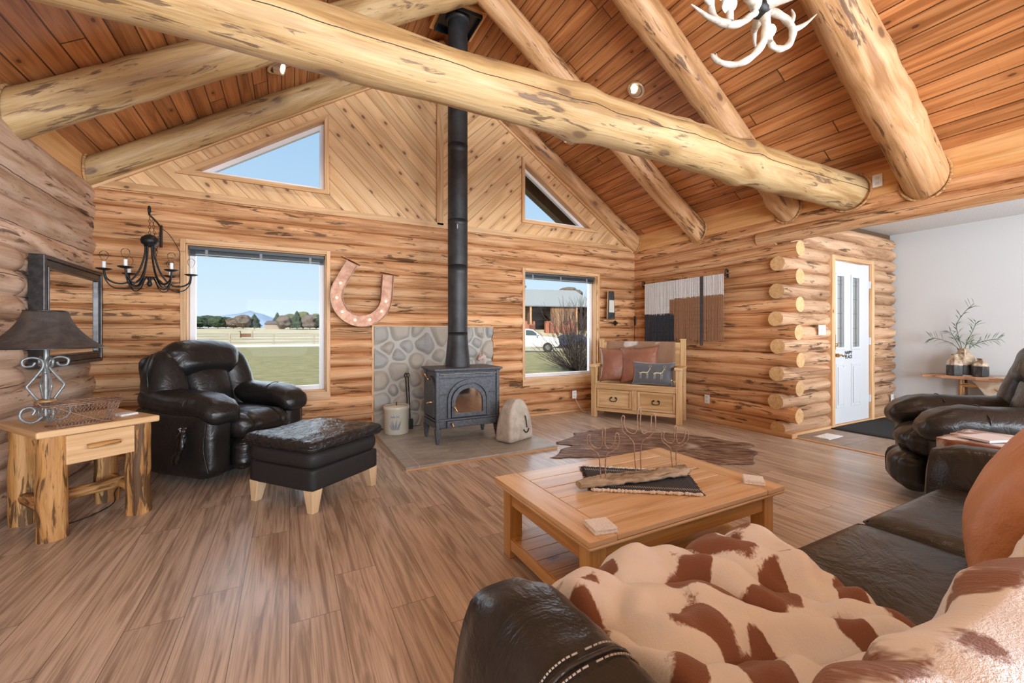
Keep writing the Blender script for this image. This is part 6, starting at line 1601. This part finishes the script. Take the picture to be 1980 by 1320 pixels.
# bare bush
BX, BY = at(1116, 17)
t = thing('bare_bush', 'leafless many-stemmed bush right outside the small window', 'bush', (BX, BY, -.35))
m = MB(); rb_ = random.Random(8)
for i in range(260):
    a = rb_.uniform(0, 6.28); sp = rb_.uniform(.0, 1.45); l = rb_.uniform(1.2, 2.3) if sp > .7 else rb_.uniform(1.6, 2.9)
    d = V3((cos(a) * sin(sp), sin(a) * sin(sp), cos(sp))); b0 = V3((cos(a) * .18 * rb_.random(), sin(a) * .18, 0))
    P = [b0 + d * l * k / 4 + V3((0, 0, .12 * (k / 4) ** 2 * l)) + V3((rb_.uniform(-.03, .03), rb_.uniform(-.03, .03), 0)) for k in range(5)]
    m.tube(P, [.011, .010, .008, .006, .003], 4, caps=False)
    for _ in range(3):
        k = rb_.randint(1, 3); q = P[k]; dd = (d + V3((rb_.uniform(-.6, .6), rb_.uniform(-.6, .6), rb_.uniform(-.1, .5)))).normalized(); m.tube([q, q + dd * l * .18, q + dd * l * .34], [.006, .005, .003], 4, caps=False)
m.build('branches', mk('bush_twigs', (.075, .055, .05), .9), t)
# hill trees
for x, y, s in ((118, 165, 1), (100, 185, 1.2), (140, 190, 1)):
    tree('bare tree on the dry hillside above the barn', x, y, 7 * s, 9, 1, grp='bare trees on the hillside')
# roof overhang seen through the right gable window
m = MB()
for sg, xa in ((1, XR), (-1, XL)):
    def ov(y0, y1, d0, d1):
        P = []
        for x in ((XM if sg > 0 else XM), (XR + .9 if sg > 0 else XL - .9)):
            z = ZP + SL * ((XR - x) if sg > 0 else (x - XL)); P.append((x, z))
        (xa_, za), (xb, zb) = P
        V = [(xa_, y0, za + d0), (xb, y0, zb + d0), (xb, y1, zb + d0), (xa_, y1, za + d0), (xa_, y0, za + d1), (xb, y0, zb + d1), (xb, y1, zb + d1), (xa_, y1, za + d1)]
        m.add(V, [(0, 1, 2, 3), (7, 6, 5, 4), (0, 4, 5, 1), (1, 5, 6, 2), (2, 6, 7, 3), (3, 7, 4, 0)])
    ov(YB + .15, YB + .95, .05, .12)
    ov(YB + .80, YB + .95, -.22, .05) if sg > 0 else ov(YB + .88, YB + .95, -.02, .05)
struct(m.build('roof_eave', wood('eave_boards', (.40, .27, .19), (.30, .19, .13), (.18, .11, .08), su=.8, sv=9, rough=.8)))

# ------------------------------------------------------------------ light
w = bpy.data.worlds.new('world'); sc.world = w; w.use_nodes = True; nt = w.node_tree; bg = nt.nodes['Background']
tc = nt.nodes.new('ShaderNodeTexCoord'); sx = nt.nodes.new('ShaderNodeSeparateXYZ'); nt.links.new(tc.outputs['Generated'], sx.inputs[0])
rmp = nt.nodes.new('ShaderNodeValToRGB'); e = rmp.color_ramp.elements
e[0].position = .0; e[0].color = (.70, .83, .92, 1); e[1].position = .65; e[1].color = (.25, .45, .72, 1)
k = e.new(.12); k.color = (.58, .76, .90, 1); k = e.new(.3); k.color = (.43, .63, .84, 1)
nt.links.new(sx.outputs[2], rmp.inputs[0]); nt.links.new(rmp.outputs[0], bg.inputs[0]); bg.inputs[1].default_value = WORLD
sun = bpy.data.lights.new('sun', 'SUN'); sun.energy = SUN; sun.angle = radians(.6); sun.color = (1, .93, .82)
so = bpy.data.objects.new('sun', sun); COL.objects.link(so); so.rotation_euler = (radians(52), 0, radians(-28))
def area(name, loc, rot, sx_, sy_, en, col=(1, .97, .93)):
    l = bpy.data.lights.new(name, 'AREA'); l.shape = 'RECTANGLE'; l.size = sx_; l.size_y = sy_; l.energy = en; l.color = col
    o = bpy.data.objects.new(name, l); COL.objects.link(o); o.location = loc; o.rotation_euler = rot; return o
DAY = (.79, .895, 1)
for (a, b_, z0, z1), en in zip(RO, RE):
    area('rear_fill', ((a + b_) / 2, YR + .03, (z0 + z1) / 2), (radians(100), 0, 0), b_ - a, z1 - z0, en, DAY)  # added fill, standing for daylight through assumed rear windows
for (x0, x1, z0, z1), en in ((W1, WE), (W2, WE)):
    area('window_daylight', ((x0 + x1) / 2, YB + .3, (z0 + z1) / 2), (radians(-82), 0, 0), x1 - x0, z1 - z0, en, (.88, .94, 1))
area('side_fill', (7.72, -1.75, 1.42), (0, radians(90), 0), 1.3, 2.1, SIDE, DAY)  # added fill at the invented side window, brightens the left wall
# ceiling cans and antler bulbs, plus unseen fill lamps added to brighten the room
def pt(name, loc, en, r=.06, col=(1, .84, .64)):
    l = bpy.data.lights.new(name, 'POINT'); l.energy = en; l.shadow_soft_size = r; l.color = col
    o = bpy.data.objects.new(name, l); COL.objects.link(o); o.location = loc; return o
pt('antler_lamp', (1.70, 1.04, 2.40), ANT, .15)
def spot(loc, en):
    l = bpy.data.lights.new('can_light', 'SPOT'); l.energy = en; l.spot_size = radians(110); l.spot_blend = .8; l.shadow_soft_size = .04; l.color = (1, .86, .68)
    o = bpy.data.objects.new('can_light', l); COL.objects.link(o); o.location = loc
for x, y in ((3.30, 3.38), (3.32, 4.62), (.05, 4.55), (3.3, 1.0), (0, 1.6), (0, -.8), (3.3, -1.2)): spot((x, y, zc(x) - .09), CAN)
area('room_fill', (XM, -3.2, 2.9), (radians(110), 0, 0), 4.5, 1.2, FILL, (.84, .92, 1))  # added soft fill high at the rear, no fixture there
area('room_fill', (XM, -2.3, 1.3), (radians(160), 0, 0), 5.0, 2.2, UP, (.80, .90, 1))  # added upward fill for the ceiling, no fixture there
pt('entry_fill', (6.5, .2, 2.2), ENT, .25, (.97, .98, 1))  # unseen fill added to brighten the entry, no fixture there
vs = sc.view_settings; vs.view_transform = 'Standard'; vs.look = 'None'; vs.exposure = EXPO; vs.gamma = 1
vs.use_curve_mapping = False
try:
    sc.cycles.use_denoising = True; sc.cycles.denoiser = 'OPENIMAGEDENOISE'
    sc.cycles.max_bounces = 8; sc.cycles.transparent_max_bounces = 16; sc.cycles.sample_clamp_indirect = 6; sc.cycles.caustics_reflective = False; sc.cycles.caustics_refractive = False
except Exception: pass
